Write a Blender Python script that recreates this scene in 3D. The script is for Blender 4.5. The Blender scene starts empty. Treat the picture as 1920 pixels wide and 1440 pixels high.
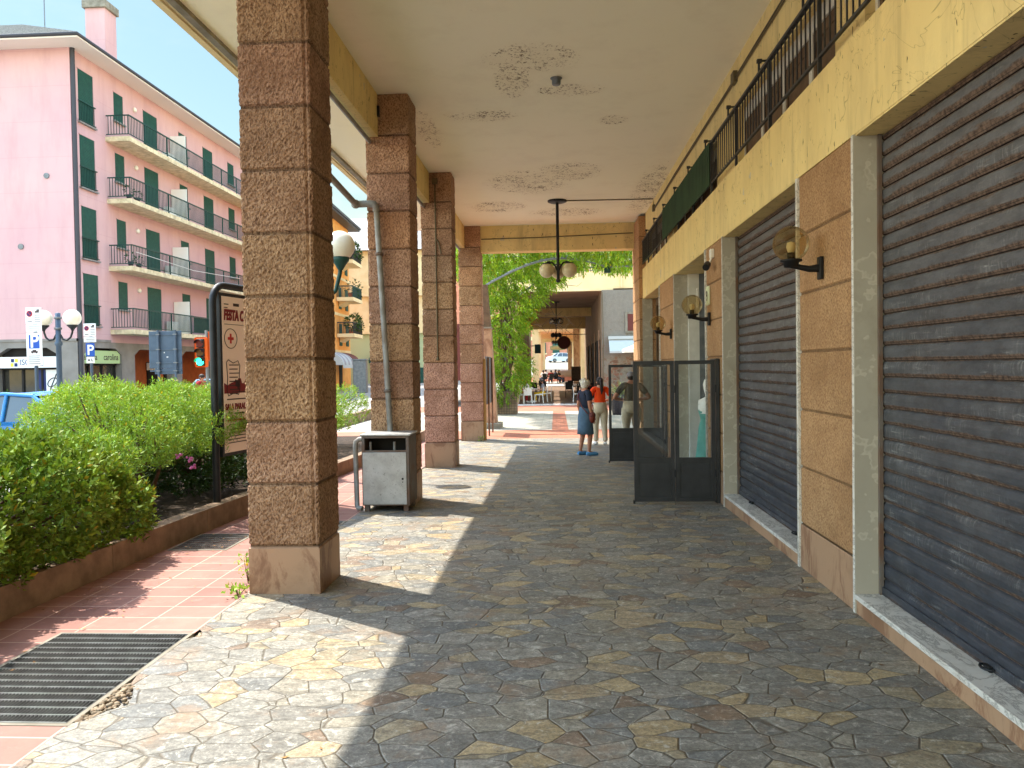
import bpy, bmesh, math, random
import numpy as np
from mathutils import Vector, Matrix, Euler
random.seed(7); rng = np.random.default_rng(11)
R = math.radians; PI = math.pi
scene = bpy.context.scene
COL = scene.collection

# ------------------------------------------------------------------ colours and materials
def lin(v):
    v /= 255.0
    return v/12.92 if v <= .04045 else ((v+.055)/1.055)**2.4
def c(r, g, b): return (lin(r), lin(g), lin(b), 1)

class NT:
    """small helper around a node tree"""
    def __init__(s, name, rough=.7, spec=.3, metal=0.0):
        s.m = bpy.data.materials.new(name); s.m.use_nodes = True
        s.t = s.m.node_tree; s.n = s.t.nodes; s.l = s.t.links
        s.b = s.n['Principled BSDF']
        s.b.inputs['Roughness'].default_value = rough
        s.b.inputs['Specular IOR Level'].default_value = spec
        s.b.inputs['Metallic'].default_value = metal
        s._tc = None
    @property
    def obj(s):
        if not s._tc: s._tc = s.n.new('ShaderNodeTexCoord')
        return s._tc.outputs['Object']
    def put(s, sock, v):
        if hasattr(v, 'is_output') or isinstance(v, bpy.types.NodeSocket): s.l.new(v, sock)
        else: sock.default_value = v
    def mapping(s, scale=(1,1,1), loc=(0,0,0), rot=(0,0,0), vec=None):
        n = s.n.new('ShaderNodeMapping'); s.l.new(vec or s.obj, n.inputs[0])
        n.inputs['Scale'].default_value = scale; n.inputs['Location'].default_value = loc; n.inputs['Rotation'].default_value = rot
        return n.outputs[0]
    def noise(s, scale=5, detail=5, rough=.55, vec=None, dist=0, out=0):
        n = s.n.new('ShaderNodeTexNoise'); s.l.new(vec or s.obj, n.inputs['Vector'])
        n.inputs['Scale'].default_value = scale; n.inputs['Detail'].default_value = detail
        n.inputs['Roughness'].default_value = rough; n.inputs['Distortion'].default_value = dist
        return n.outputs[out]
    def voro(s, scale, vec=None, feature='F1', rnd=1.0):
        n = s.n.new('ShaderNodeTexVoronoi'); n.feature = feature; s.l.new(vec or s.obj, n.inputs['Vector'])
        n.inputs['Scale'].default_value = scale; n.inputs['Randomness'].default_value = rnd
        return n
    def ramp(s, fac, stops, interp='LINEAR'):
        n = s.n.new('ShaderNodeValToRGB'); s.l.new(fac, n.inputs[0]); e = n.color_ramp.elements; n.color_ramp.interpolation = interp
        while len(e) < len(stops): e.new(.5)
        for i, (p, col) in enumerate(stops):
            e[i].position = p; e[i].color = col if isinstance(col, tuple) else (col, col, col, 1)
        return n.outputs[0]
    def mix(s, fac, a, b, mode='MIX'):
        n = s.n.new('ShaderNodeMix'); n.data_type = 'RGBA'; n.blend_type = mode
        s.put(n.inputs[0], fac); s.put(n.inputs[6], a); s.put(n.inputs[7], b)
        return n.outputs[2]
    def math(s, op, a, b=0.0, clamp=False):
        n = s.n.new('ShaderNodeMath'); n.operation = op; n.use_clamp = clamp
        s.put(n.inputs[0], a); s.put(n.inputs[1], b); return n.outputs[0]
    def sep(s, vec=None):
        n = s.n.new('ShaderNodeSeparateXYZ'); s.l.new(vec or s.obj, n.inputs[0]); return n.outputs
    def attr(s, name='tone'):
        n = s.n.new('ShaderNodeAttribute'); n.attribute_name = name; return n.outputs['Color']
    def color(s, v): s.put(s.b.inputs['Base Color'], v); return s
    def rough(s, v): s.put(s.b.inputs['Roughness'], v); return s
    def bump(s, h, strength=.5, dist=.01):
        n = s.n.new('ShaderNodeBump'); s.l.new(h, n.inputs['Height'])
        n.inputs['Strength'].default_value = strength; n.inputs['Distance'].default_value = dist
        if s.b.inputs['Normal'].is_linked: s.l.new(s.b.inputs['Normal'].links[0].from_socket, n.inputs['Normal'])
        s.l.new(n.outputs[0], s.b.inputs['Normal']); return s

def mat(name, a, b=None, scale=6, rough=.7, spec=.3, metal=0, bump=0, bscale=60, bdist=.004, tone=False, lo=.35, hi=.65, dirt=None, dscale=1.3, damt=.35):
    t = NT(name, rough, spec, metal)
    col = t.mix(t.ramp(t.noise(scale), [(lo, 0.), (hi, 1.)]), a, b or a) if b else a
    if dirt: col = t.mix(t.ramp(t.noise(dscale, 8, .65), [(.45, 0.), (.75, damt)]), col, dirt)
    if tone: col = t.mix(1.0, col, t.attr(), 'MULTIPLY')
    t.color(col)
    if bump: t.bump(t.noise(bscale, 6), bump, bdist)
    return t.m

M = {}
M['asphalt'] = mat('asphalt', c(150,148,143), c(136,134,130), 3, .9, bump=.4, bscale=120)
M['concrete'] = mat('concrete', c(150,144,130), c(120,114,100), 4, .85, bump=.3, bscale=50, dirt=c(80,74,64))
M['soil'] = mat('soil', c(70,55,42), c(45,36,28), 9, .95, bump=.8, bscale=30, bdist=.02)
M['kerb'] = mat('kerb_stone', c(152,130,108), c(122,102,84), 5, .85, bump=.4, bscale=45, dirt=c(90,72,58), damt=.6)
M['black_iron'] = mat('black_iron', c(30,32,35), c(40,42,46), 8, .5, .4, .3, bump=.1)
M['dark_frame'] = mat('dark_frame', c(42,44,48), c(54,56,60), 5, .45, .4, .2, bump=.08, bscale=25)
M['iron_green'] = mat('green_iron', c(28,62,58), c(34,72,66), 8, .5)
M['grey_metal'] = mat('grey_metal', c(120,124,128), c(100,104,108), 6, .45, .5, .5)
M['bluegrey'] = mat('bluegrey_metal', c(70,86,104), c(62,78,96), 5, .5, .4, .3)
M['pipe'] = mat('pipe_grey', c(150,150,146), c(126,124,118), 5, .55, .4, .1, dirt=c(110,80,56), damt=.5, dscale=4)
M['white_paint'] = mat('white_paint', c(222,220,212), c(206,204,196), 5, .5)
M['white_plastic'] = mat('white_plastic', c(232,230,222), None, rough=.4)
M['black'] = mat('black_plastic', c(22,22,24), None, rough=.5)
M['cable'] = mat('cable', c(96,84,60), None, rough=.6)
M['brown_wood'] = mat('brown_wood', c(110,88,66), c(84,66,50), 7, .6, bump=.2)
M['slate'] = mat('roof_slate', c(150,148,144), c(108,106,104), 14, .55, bump=.4, bscale=20, bdist=.02)
M['gutter'] = mat('gutter', c(62,62,68), None, rough=.5)
M['soffit'] = mat('soffit_white', c(226,216,204), None, rough=.8)
M['shutter_green'] = mat('shutter_green', c(30,74,66), c(36,84,74), 5, .6)
M['balc_slab'] = mat('balcony_slab', c(226,212,176), c(206,190,152), 4, .85, dirt=c(110,98,78), damt=.6, dscale=2.6)
M['shopgrey'] = mat('shop_grey', c(142,136,130), c(124,118,112), 1.2, .85)
M['dark_int'] = mat('dark_interior', c(44,40,38), c(30,28,27), 2, .8)
M['orange_wall'] = mat('orange_wall', c(230,168,96), c(216,150,82), 1.1, .9, bump=.1)
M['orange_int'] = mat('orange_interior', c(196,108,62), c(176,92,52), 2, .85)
M['cream'] = mat('cream_wall', c(232,212,168), c(220,198,150), 1.3, .9)
M['greenband'] = mat('pale_green', c(176,190,150), None, rough=.85)
M['red_wall'] = mat('red_wall', c(206,140,112), c(190,122,96), 1, .9)
M['blue_sign'] = mat('sign_blue', c(18,78,170), None, rough=.4)
M['white_sign'] = mat('sign_white', c(228,230,232), None, rough=.4)
M['red_sign'] = mat('sign_red', c(190,44,40), None, rough=.4)
M['pale_green_sign'] = mat('sign_pale_green', c(172,196,140), None, rough=.5)
M['yellow_sign'] = mat('sign_yellow', c(226,212,70), None, rough=.5)
M['navy'] = mat('navy', c(30,44,96), None, rough=.5)
M['poster'] = mat('poster_paper', c(250,230,218), c(246,224,210), 2, .6)
M['maroon'] = mat('poster_maroon', c(122,34,40), None, rough=.6)
M['ink'] = mat('ink', c(60,44,44), None, rough=.7)
M['wood_bark'] = mat('bark', c(112,88,72), c(84,66,54), 12, .9, bump=.6, bscale=40, bdist=.01)
M['terracotta'] = mat('red_paver', c(206,116,84), c(188,98,70), 3, .85, bump=.2)
M['car_blue'] = mat('car_blue', c(30,120,190), None, rough=.25, spec=.6)
M['car_silver'] = mat('car_silver', c(190,204,214), None, rough=.28, spec=.6)
M['car_red'] = mat('car_red', c(150,36,34), None, rough=.28, spec=.6)
M['car_glass'] = mat('car_glass', c(50,66,80), None, rough=.08, spec=.8)
M['tyre'] = mat('tyre', c(28,28,28), None, rough=.8)
M['umbrella'] = mat('parasol_cloth', c(248,246,236), None, rough=.85)
M['awning_white'] = mat('awning_white', c(176,182,182), None, rough=.8)
M['awning_brown'] = mat('awning_brown', c(110,66,60), None, rough=.85)
M['darkpot'] = mat('dark_pot', c(58,54,64), None, rough=.6)
M['dark_red'] = mat('dark_red', c(96,48,42), None, rough=.7)
M['skin'] = mat('skin', c(206,154,126), None, rough=.6)
M['skin_tan'] = mat('skin_tan', c(176,122,96), None, rough=.6)
M['hair_white'] = mat('hair_white', c(226,220,208), c(198,190,178), 30, .8, bump=.6, bscale=70, bdist=.01)
M['hair_black'] = mat('hair_black', c(30,24,24), c(48,36,32), 30, .6, bump=.6, bscale=70, bdist=.01)
M['cap_grey'] = mat('cap_grey', c(140,132,136), None, rough=.85)
M['navy_cloth'] = mat('navy_cloth', c(44,50,68), c(38,42,58), 9, .9, bump=.3, bscale=30, bdist=.01)
M['denim'] = mat('denim', c(86,112,134), c(76,100,122), 9, .9, bump=.3, bscale=30, bdist=.01)
M['orange_cloth'] = mat('orange_cloth', c(238,78,20), c(226,66,16), 9, .85, bump=.4, bscale=22, bdist=.015)
M['beige_cloth'] = mat('beige_cloth', c(204,190,164), c(190,176,150), 9, .9, bump=.4, bscale=22, bdist=.015)
M['olive_cloth'] = mat('olive_cloth', c(82,76,62), c(72,66,54), 9, .9, bump=.4, bscale=22, bdist=.015)
M['white_cloth'] = mat('white_cloth', c(226,222,216), None, rough=.9)
M['yellow_cloth'] = mat('yellow_cloth', c(220,180,40), None, rough=.9)
M['red_cloth'] = mat('red_cloth', c(150,46,50), None, rough=.9)
M['grey_cloth'] = mat('grey_cloth', c(150,146,150), None, rough=.9)
M['bag_leather'] = mat('bag_leather', c(110,44,30), None, rough=.5)
M['shoe_blue'] = mat('shoe_blue', c(88,150,200), None, rough=.6)
M['teal_cloth'] = mat('teal_cloth', c(96,164,150), c(76,140,128), 6, .8, bump=.5, bscale=14, bdist=.02)

def flagstones():
    t = NT('flagstones', .55, .35)
    warp = t.n.new('ShaderNodeMix'); warp.data_type = 'VECTOR'; warp.inputs[0].default_value = .13
    t.l.new(t.obj, warp.inputs[4]); t.l.new(t.noise(1.5, 1.5, out=1), warp.inputs[5])
    v = t.mapping((.92, 1.32, 1), vec=warp.outputs[1])
    S = 5.7
    cell = t.voro(S, v); edge = t.voro(S, v, 'DISTANCE_TO_EDGE').outputs['Distance']
    rgb = t.n.new('ShaderNodeSeparateColor'); t.l.new(cell.outputs['Color'], rgb.inputs[0])
    base = t.ramp(rgb.outputs[0], [(0, c(124,122,115)), (.16, c(134,131,122)), (.30, c(116,117,114)), (.44, c(140,135,122)), (.56, c(128,126,118)), (.70, c(164,147,115)), (.78, c(148,137,114)), (.85, c(126,109,93)), (.90, c(140,136,127)), (.95, c(156,141,115))], 'CONSTANT')
    base = t.mix(.8, base, t.ramp(rgb.outputs[1], [(0, .82), (1, 1.14)]), 'MULTIPLY')
    grain = t.noise(7, 8, .7, vec=t.mapping((1, 2.6, 1), rot=(0,0,.5)))
    base = t.mix(.75, base, t.ramp(grain, [(.38, .6), (.62, 1.2)]), 'MULTIPLY')
    base = t.mix(.8, base, t.ramp(t.noise(55, 8, .8), [(.41, .62), (.59, 1.3)]), 'MULTIPLY')
    base = t.mix(t.ramp(t.noise(16, 8, .8, dist=.8), [(.54, 0.), (.62, .7)]), base, c(190,186,174))
    base = t.mix(t.ramp(t.noise(13, 8, .8, vec=t.mapping(loc=(4,7,1))), [(.53, 0.), (.63, .65)]), base, c(92,88,80))
    base = t.mix(t.ramp(t.noise(2.2, 6, .7), [(.54, 0.), (.66, .6)]), base, c(134,110,86))
    ew = t.math('ADD', edge, t.math('MULTIPLY', t.math('SUBTRACT', t.noise(14, 5), .5), .035))
    gm = t.ramp(ew, [(.006, 1.), (.019, 0.)])
    t.color(t.mix(gm, base, t.mix(t.noise(9), c(78,73,65), c(112,105,93))))
    t.rough(t.ramp(grain, [(.3, .42), (.7, .7)]))
    h = t.math('ADD', t.ramp(ew, [(.004, 0.), (.035, 1.)]), t.math('MULTIPLY', grain, .7))
    t.bump(h, .7, .008); t.bump(t.noise(45, 6, .7), .35, .004)
    t.bump(rgb.outputs[2], .15, .01)
    return t.m
M['flag'] = flagstones()

def tiles(name, w, h, a, b, mortar, off=.5, msize=.006, rough=.75, bump=.3):
    t = NT(name, rough, .3)
    br = t.n.new('ShaderNodeTexBrick'); t.l.new(t.obj, br.inputs['Vector'])
    br.offset = off; br.squash = 1
    for k, v in (('Scale', 1), ('Mortar Size', msize), ('Brick Width', w), ('Row Height', h), ('Bias', 0.), ('Mortar Smooth', .2)): br.inputs[k].default_value = v
    br.inputs['Color1'].default_value = a; br.inputs['Color2'].default_value = b; br.inputs['Mortar'].default_value = mortar
    col = t.mix(.7, br.outputs[0], t.ramp(t.noise(1.6, 8, .7), [(.3, .66), (.7, 1.15)]), 'MULTIPLY')
    col = t.mix(t.ramp(t.noise(5, 8, .75), [(.55, 0.), (.75, .35)]), col, c(196,170,154))
    t.color(col)
    t.bump(t.math('SUBTRACT', t.math('MULTIPLY', t.noise(40, 5), .4), br.outputs[1]), bump, .006)
    return t.m
M['tile'] = tiles('red_tiles', .42, .26, c(156,114,102), c(146,104,94), c(190,156,142), off=.0, msize=.007)
M['paver'] = tiles('grey_pavers', .5, .25, c(172,164,150), c(154,147,135), c(118,111,100))
M['arcadefloor'] = tiles('far_floor', .8, .5, c(120,98,80), c(110,88,72), c(80,66,54), rough=.5)

def ceiling_mat():
    t = NT('ceiling_plaster', .9, .2)
    base = t.mix(t.ramp(t.noise(.35, 4), [(.3, 0.), (.7, 1.)]), c(244,240,216), c(246,240,218))
    base = t.mix(t.ramp(t.noise(1.6, 8, .7), [(.5, 0.), (.8, .3)]), base, c(214,204,180))
    p = t.sep()
    def spot(x, y, rx, ry):
        dx = t.math('DIVIDE', t.math('SUBTRACT', p[0], x), rx); dy = t.math('DIVIDE', t.math('SUBTRACT', p[1], y), ry)
        d = t.math('ADD', t.math('MULTIPLY', dx, dx), t.math('MULTIPLY', dy, dy))
        return t.math('SUBTRACT', 1.0, d, True)
    m = None
    for s_ in ((-.25,9.2,.75,.55), (-.5,9.9,.3,.8), (.25,10.3,.6,.3), (-1.0,11.2,.7,.4), (-.5,15.4,1.0,1.3), (.3,14.6,.8,.9), (-1.3,17.6,.9,.8), (.3,18.4,1.1,.7), (1.95,16.5,.4,3.2), (-1.9,11.8,.25,1.2), (.9,11.6,.3,.3)):
        q = spot(*s_); m = q if m is None else t.math('MAXIMUM', m, q)
    m = t.math('SUBTRACT', m, t.math('MULTIPLY', t.math('ABSOLUTE', t.math('SUBTRACT', t.noise(1.7, 6, .7), .5)), 2.2), True)
    flake = t.noise(27, 9, .72, vec=t.mapping((1,.8,1)), dist=.6)
    area = t.math('MULTIPLY', t.ramp(m, [(.0, 0.), (.5, 1.)]), t.noise(3.4, 4))
    k = t.math('ADD', t.math('MULTIPLY', area, .315), flake)
    msk = t.ramp(k, [(.735, 0.), (.75, 1.)])
    base = t.mix(t.ramp(m, [(.0, 0.), (.9, .10)]), base, c(206,184,146))
    t.color(t.mix(t.ramp(k, [(.67, 0.), (.735, .4)]), base, c(172,150,116)))
    t.color(t.mix(msk, t.b.inputs['Base Color'].links[0].from_socket, t.mix(t.noise(30), c(96,82,62), c(150,132,104))))
    t.bump(t.noise(22, 6), .12, .01); t.bump(msk, .5, .006)
    return t.m
M['ceiling'] = ceiling_mat()

def yellow_mat():
    t = NT('yellow_plaster', .85, .25)
    base = t.mix(t.ramp(t.noise(.9, 5), [(.3, 0.), (.7, 1.)]), c(236,213,150), c(226,201,138))
    base = t.mix(t.ramp(t.noise(2.0, 8, .7, vec=t.mapping((1,1,.35))), [(.48, 0.), (.68, .4)]), base, c(190,168,122))
    base = t.mix(t.ramp(t.noise(3.2, 3, .6, vec=t.mapping(loc=(3.3,1,2))), [(.69, 0.), (.70, .85)]), base, c(200,192,172))
    base = t.mix(t.ramp(t.noise(21, 2, .5, vec=t.mapping((1,1.6,.4))), [(.71, 0.), (.725, .9)]), base, c(84,64,38))
    run = t.noise(1, 6, .7, vec=t.mapping((3, 7, .45), loc=(2,5,0)))
    base = t.mix(t.ramp(run, [(.54, 0.), (.68, .4)]), base, c(166,146,106))
    cr = t.noise(1.3, 4, .6, dist=1.2, vec=t.mapping(loc=(9,2,4)))
    base = t.mix(t.ramp(cr, [(.496, 0.), (.5, .55), (.504, 0.)]), base, c(120,100,62))
    t.color(base); t.bump(t.noise(60, 6, .6), .35, .006); t.bump(t.noise(4, 5), .2, .02)
    return t.m
M['yellow'] = yellow_mat()

def rough_stone(name, a, b, d, sc=70, strength=.9, dist=.012):
    t = NT(name, .85, .2)
    n1 = t.noise(sc, 4, .6, vec=t.mapping((1, 1, .55), rot=(.35, .35, 0)))
    col = t.mix(t.ramp(n1, [(.38, 0.), (.56, 1.)]), d, t.mix(t.ramp(t.noise(2.6, 7, .7), [(.42, 0.), (.6, 1.)]), a, b))
    col = t.mix(t.ramp(t.noise(1.1, 7, .7), [(.47, 0.), (.7, .55)]), col, d)
    t.color(t.mix(1.0, col, t.attr(), 'MULTIPLY'))
    t.bump(n1, strength, dist); t.bump(t.noise(170, 3), .4, .003)
    return t.m
M['column'] = rough_stone('column_stone', c(204,166,134), c(178,140,110), c(124,92,70), 72, 1.0, .02)
M['pilaster'] = rough_stone('pilaster_stone', c(196,157,116), c(182,142,103), c(136,102,72), 105, .8, .012)
def base_stone():
    t = NT('base_stone', .6, .35)
    n = t.noise(3.0, 6, .7, vec=t.mapping((1,1,.45), rot=(.4,.4,.2)), dist=.8)
    col = t.mix(t.ramp(n, [(.42, 0.), (.5, 1.)]), c(138,103,79), c(168,135,107))
    col = t.mix(t.ramp(t.noise(1.4, 7, .7), [(.5, 0.), (.75, .6)]), col, c(108,82,62))
    t.color(t.mix(1.0, col, t.attr(), 'MULTIPLY')); t.bump(t.noise(40, 5), .2, .004); return t.m
M['basestone'] = base_stone()
def marble():
    t = NT('white_marble', .45, .4)
    v = t.noise(5, 9, .75, vec=t.mapping((1, .4, 1), rot=(0,0,.5)), dist=1.5)
    col = t.mix(t.ramp(v, [(.47, 0.), (.5, .8), (.53, 0.)]), t.mix(t.noise(6), c(222,220,214), c(198,194,186)), c(110,106,100))
    t.color(t.mix(t.ramp(t.noise(2.5, 7, .7), [(.5, 0.), (.75, .5)]), col, c(150,140,126))); return t.m
M['marble'] = marble()
def jamb_mat():
    t = NT('jamb_concrete', .7, .3)
    n = t.noise(6, 3, .5)
    col = t.mix(t.ramp(n, [(.55, 0.), (.57, .7), (.59, .6), (.62, .1)]), t.mix(t.noise(2.2, 6), c(180,174,160), c(158,151,136)), c(196,190,174))
    t.color(t.mix(t.ramp(t.noise(1.7, 8, .7, vec=t.mapping(loc=(5,2,1))), [(.52, 0.), (.74, .6)]), col, c(136,128,110)))
    t.bump(n, .25, .01); return t.m
M['jamb'] = jamb_mat()
def shutter_mat():
    t = NT('shutter_steel', .6, .4, .25)
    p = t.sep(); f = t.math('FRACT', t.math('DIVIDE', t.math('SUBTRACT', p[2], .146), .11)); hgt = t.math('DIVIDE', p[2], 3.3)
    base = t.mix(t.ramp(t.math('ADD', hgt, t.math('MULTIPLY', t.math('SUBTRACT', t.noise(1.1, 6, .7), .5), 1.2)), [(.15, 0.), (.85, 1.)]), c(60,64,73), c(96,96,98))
    base = t.mix(.8, base, t.ramp(t.noise(6, 8, .75, vec=t.mapping((1, .8, 2))), [(.4, .7), (.6, 1.25)]), 'MULTIPLY')
    streak = t.noise(1, 6, .7, vec=t.mapping((1, 75, 8)))
    patch = t.ramp(t.noise(2.2, 6, .7, vec=t.mapping((1, .6, 3.2), loc=(3,1,2))), [(.5, 0.), (.64, 1.)])
    wm = t.math('MULTIPLY', t.ramp(streak, [(.5, 0.), (.64, .42)]), patch)
    base = t.mix(wm, base, c(168,170,170))
    base = t.mix(t.math('MULTIPLY', t.ramp(t.noise(1, 5, .7, vec=t.mapping((1, 5, 60), loc=(1,4,4))), [(.57, 0.), (.65, .5)]), patch), base, c(176,178,178))
    edge = t.ramp(f, [(0, .95), (.17, .92), (.26, .45), (.45, .06), (.75, .0), (.92, .4), (1, .95)])
    n1 = t.noise(1, 8, .75, vec=t.mapping((1, 2.2, 14)))
    r = t.math('ADD', t.math('ADD', edge, t.math('MULTIPLY', t.math('SUBTRACT', n1, .5), 2.2)), t.math('MULTIPLY', t.math('SUBTRACT', hgt, .62), .75))
    rm = t.ramp(r, [(.42, 0.), (.72, .95)])
    col = t.mix(rm, base, t.mix(t.ramp(t.noise(30, 6, .7), [(.4, 0.), (.6, 1.)]), c(68,51,43), c(116,95,81)))
    gl = t.ramp(f, [(0, 1.), (.025, .9), (.05, 0.), (.115, 0.), (.135, .9), (.16, 0.), (1, 0.)])
    t.color(t.mix(gl, col, c(26,22,22)))
    t.rough(t.mix(rm, (.5,.5,.5,1), (.9,.9,.9,1))); t.bump(t.noise(40, 6), .25, .003); t.bump(t.noise(1.2, 3, vec=t.mapping((1,1,.5))), .35, .05)
    return t.m
M['shutter'] = shutter_mat()
M['zinc'] = None
def zinc():
    t = NT('zinc_sheet', .4, .5, .55)
    n = t.noise(4, 7, .7)
    col = t.mix(t.ramp(n, [(.35, 0.), (.7, 1.)]), c(150,152,152), c(190,190,188))
    sc = t.noise(24, 5, .7, dist=2.0)
    col = t.mix(t.ramp(sc, [(.6, 0.), (.66, .8)]), col, c(112,110,106))
    t.color(col); t.rough(t.ramp(n, [(.3, .35), (.7, .6)])); t.bump(t.noise(3, 2), .15, .01); return t.m
M['zinc'] = zinc()
M['rusty'] = mat('rusty_frame', c(112,106,100), c(110,84,68), 5, .7, .3, .2, bump=.2)
def pink():
    t = NT('pink_plaster', .9, .2)
    col = t.mix(t.ramp(t.noise(.25, 5), [(.35, 0.), (.65, 1.)]), c(208,170,169), c(200,160,163))
    col = t.mix(t.ramp(t.noise(1.2, 8, .7, vec=t.mapping((1,1,.2))), [(.47, 0.), (.72, .5)]), col, c(180,140,140))
    p = t.sep(); f = t.math('FRACT', t.math('DIVIDE', t.math('SUBTRACT', p[2], 3.75), 1.71))
    col = t.mix(t.ramp(f, [(0, .4), (.02, 0.)]), col, c(180,130,130))
    t.color(col); return t.m
M['pink'] = pink()
def oldwall():
    t = NT('old_rubble_wall', .95, .1)
    v = t.voro(3.2, t.mapping((1,1,1.8)), 'DISTANCE_TO_EDGE').outputs['Distance']
    cell = t.voro(3.2, t.mapping((1,1,1.8))).outputs['Color']
    hs = t.n.new('ShaderNodeSeparateColor'); t.l.new(cell, hs.inputs[0])
    st = t.ramp(hs.outputs[0], [(0, c(120,86,68)), (.4, c(100,86,74)), (.7, c(136,94,78)), (1, c(120,110,96))])
    st = t.mix(t.ramp(v, [(.02, 1.), (.09, 0.)]), st, c(132,124,110))
    pl = t.mix(t.noise(7, 7, .7), c(112,107,98), c(142,136,126))
    p = t.sep()
    msk = t.ramp(t.math('ADD', t.noise(1.3, 8, .75), t.math('MULTIPLY', p[2], .05)), [(.575, 0.), (.64, 1.)])
    t.color(t.mix(msk, st, pl)); t.bump(t.noise(14, 7), .7, .03); return t.m
M['oldwall'] = oldwall()
def leafmat(name, a, b, trans=.35, rough=.4):
    t = NT(name, rough, .18)
    col = t.mix(1.0, t.mix(t.noise(1.5, 3), a, b), t.attr(), 'MULTIPLY'); t.color(col)
    tr = t.n.new('ShaderNodeBsdfTranslucent'); tc = t.mix(1.0, col, (1.25,1.2,.5,1), 'MULTIPLY'); t.l.new(tc, tr.inputs[0])
    mx = t.n.new('ShaderNodeMixShader'); mx.inputs[0].default_value = trans
    t.l.new(t.b.outputs[0], mx.inputs[1]); t.l.new(tr.outputs[0], mx.inputs[2])
    t.l.new(mx.outputs[0], t.n['Material Output'].inputs[0]); return t.m
M['leaf'] = leafmat('leaf_hedge', (.20,.30,.045,1), (.145,.24,.04,1), .15, .6)
M['leaf_bright'] = leafmat('leaf_bright', (.25,.38,.06,1), (.19,.32,.055,1), .22, .5)
M['leaf_wist'] = leafmat('leaf_wisteria', (.22,.36,.04,1), (.16,.29,.04,1), .5)
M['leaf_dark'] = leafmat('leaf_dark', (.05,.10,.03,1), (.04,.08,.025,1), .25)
M['leaf_yucca'] = leafmat('leaf_yucca', (.20,.24,.10,1), (.15,.20,.08,1), .2)
M['petal'] = mat('petal', c(214,120,190), None, rough=.6)
def glassmat(name, col, alpha_mix, rough=.03):
    t = NT(name, rough, .5)
    g = t.n.new('ShaderNodeBsdfGlossy'); g.inputs[0].default_value = (1,1,1,1); g.inputs[1].default_value = rough
    tr = t.n.new('ShaderNodeBsdfTransparent'); tr.inputs[0].default_value = col
    fr = t.n.new('ShaderNodeFresnel'); fr.inputs[0].default_value = 1.5
    mx = t.n.new('ShaderNodeMixShader'); t.l.new(t.math('ADD', fr.outputs[0], alpha_mix), mx.inputs[0])
    t.l.new(tr.outputs[0], mx.inputs[1]); t.l.new(g.outputs[0], mx.inputs[2])
    t.l.new(mx.outputs[0], t.n['Material Output'].inputs[0]); return t.m
M['glass'] = glassmat('pane_glass', (.9,.92,.92,1), .02)
def smoked():
    t = NT('smoked_globe', .1, .5)
    tr = t.n.new('ShaderNodeBsdfTransparent'); tr.inputs[0].default_value = (.86,.78,.60,1)
    df = t.n.new('ShaderNodeBsdfTranslucent'); df.inputs[0].default_value = (.62,.52,.32,1)
    gl = t.n.new('ShaderNodeBsdfGlossy'); gl.inputs[1].default_value = .06
    m1 = t.n.new('ShaderNodeMixShader'); m1.inputs[0].default_value = .16; t.l.new(tr.outputs[0], m1.inputs[1]); t.l.new(df.outputs[0], m1.inputs[2])
    lw = t.n.new('ShaderNodeLayerWeight'); lw.inputs[0].default_value = .15
    m2 = t.n.new('ShaderNodeMixShader'); t.l.new(t.math('MULTIPLY', lw.outputs[0], .6), m2.inputs[0]); t.l.new(m1.outputs[0], m2.inputs[1]); t.l.new(gl.outputs[0], m2.inputs[2])
    t.l.new(m2.outputs[0], t.n['Material Output'].inputs[0]); return t.m
M['amber'] = smoked()
M['clear_globe'] = glassmat('clear_globe', (.85,.86,.86,1), .05)
M['opal'] = mat('opal_globe', c(238,236,226), c(222,216,196), 3, .3, .5)
M['opal_dirty'] = mat('opal_dirty', c(226,214,176), c(196,182,146), 5, .4, .5, dirt=c(110,100,80), dscale=4)
M['shopglass'] = mat('shop_glass', c(40,44,44), c(66,62,54), 1.5, .06, .6)
def emit(name, col, s):
    t = NT(name, .4); t.b.inputs['Base Color'].default_value = col
    t.b.inputs['Emission Color'].default_value = col; t.b.inputs['Emission Strength'].default_value = s; return t.m
M['green_light'] = emit('green_signal', c(30,250,170), 2.2)
M['red_off'] = mat('red_lens', c(96,26,24), None, rough=.2)
M['amber_off'] = mat('amber_lens', c(90,56,20), None, rough=.2)
M['signal_orange'] = mat('signal_orange', c(226,98,30), None, rough=.5)

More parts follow.
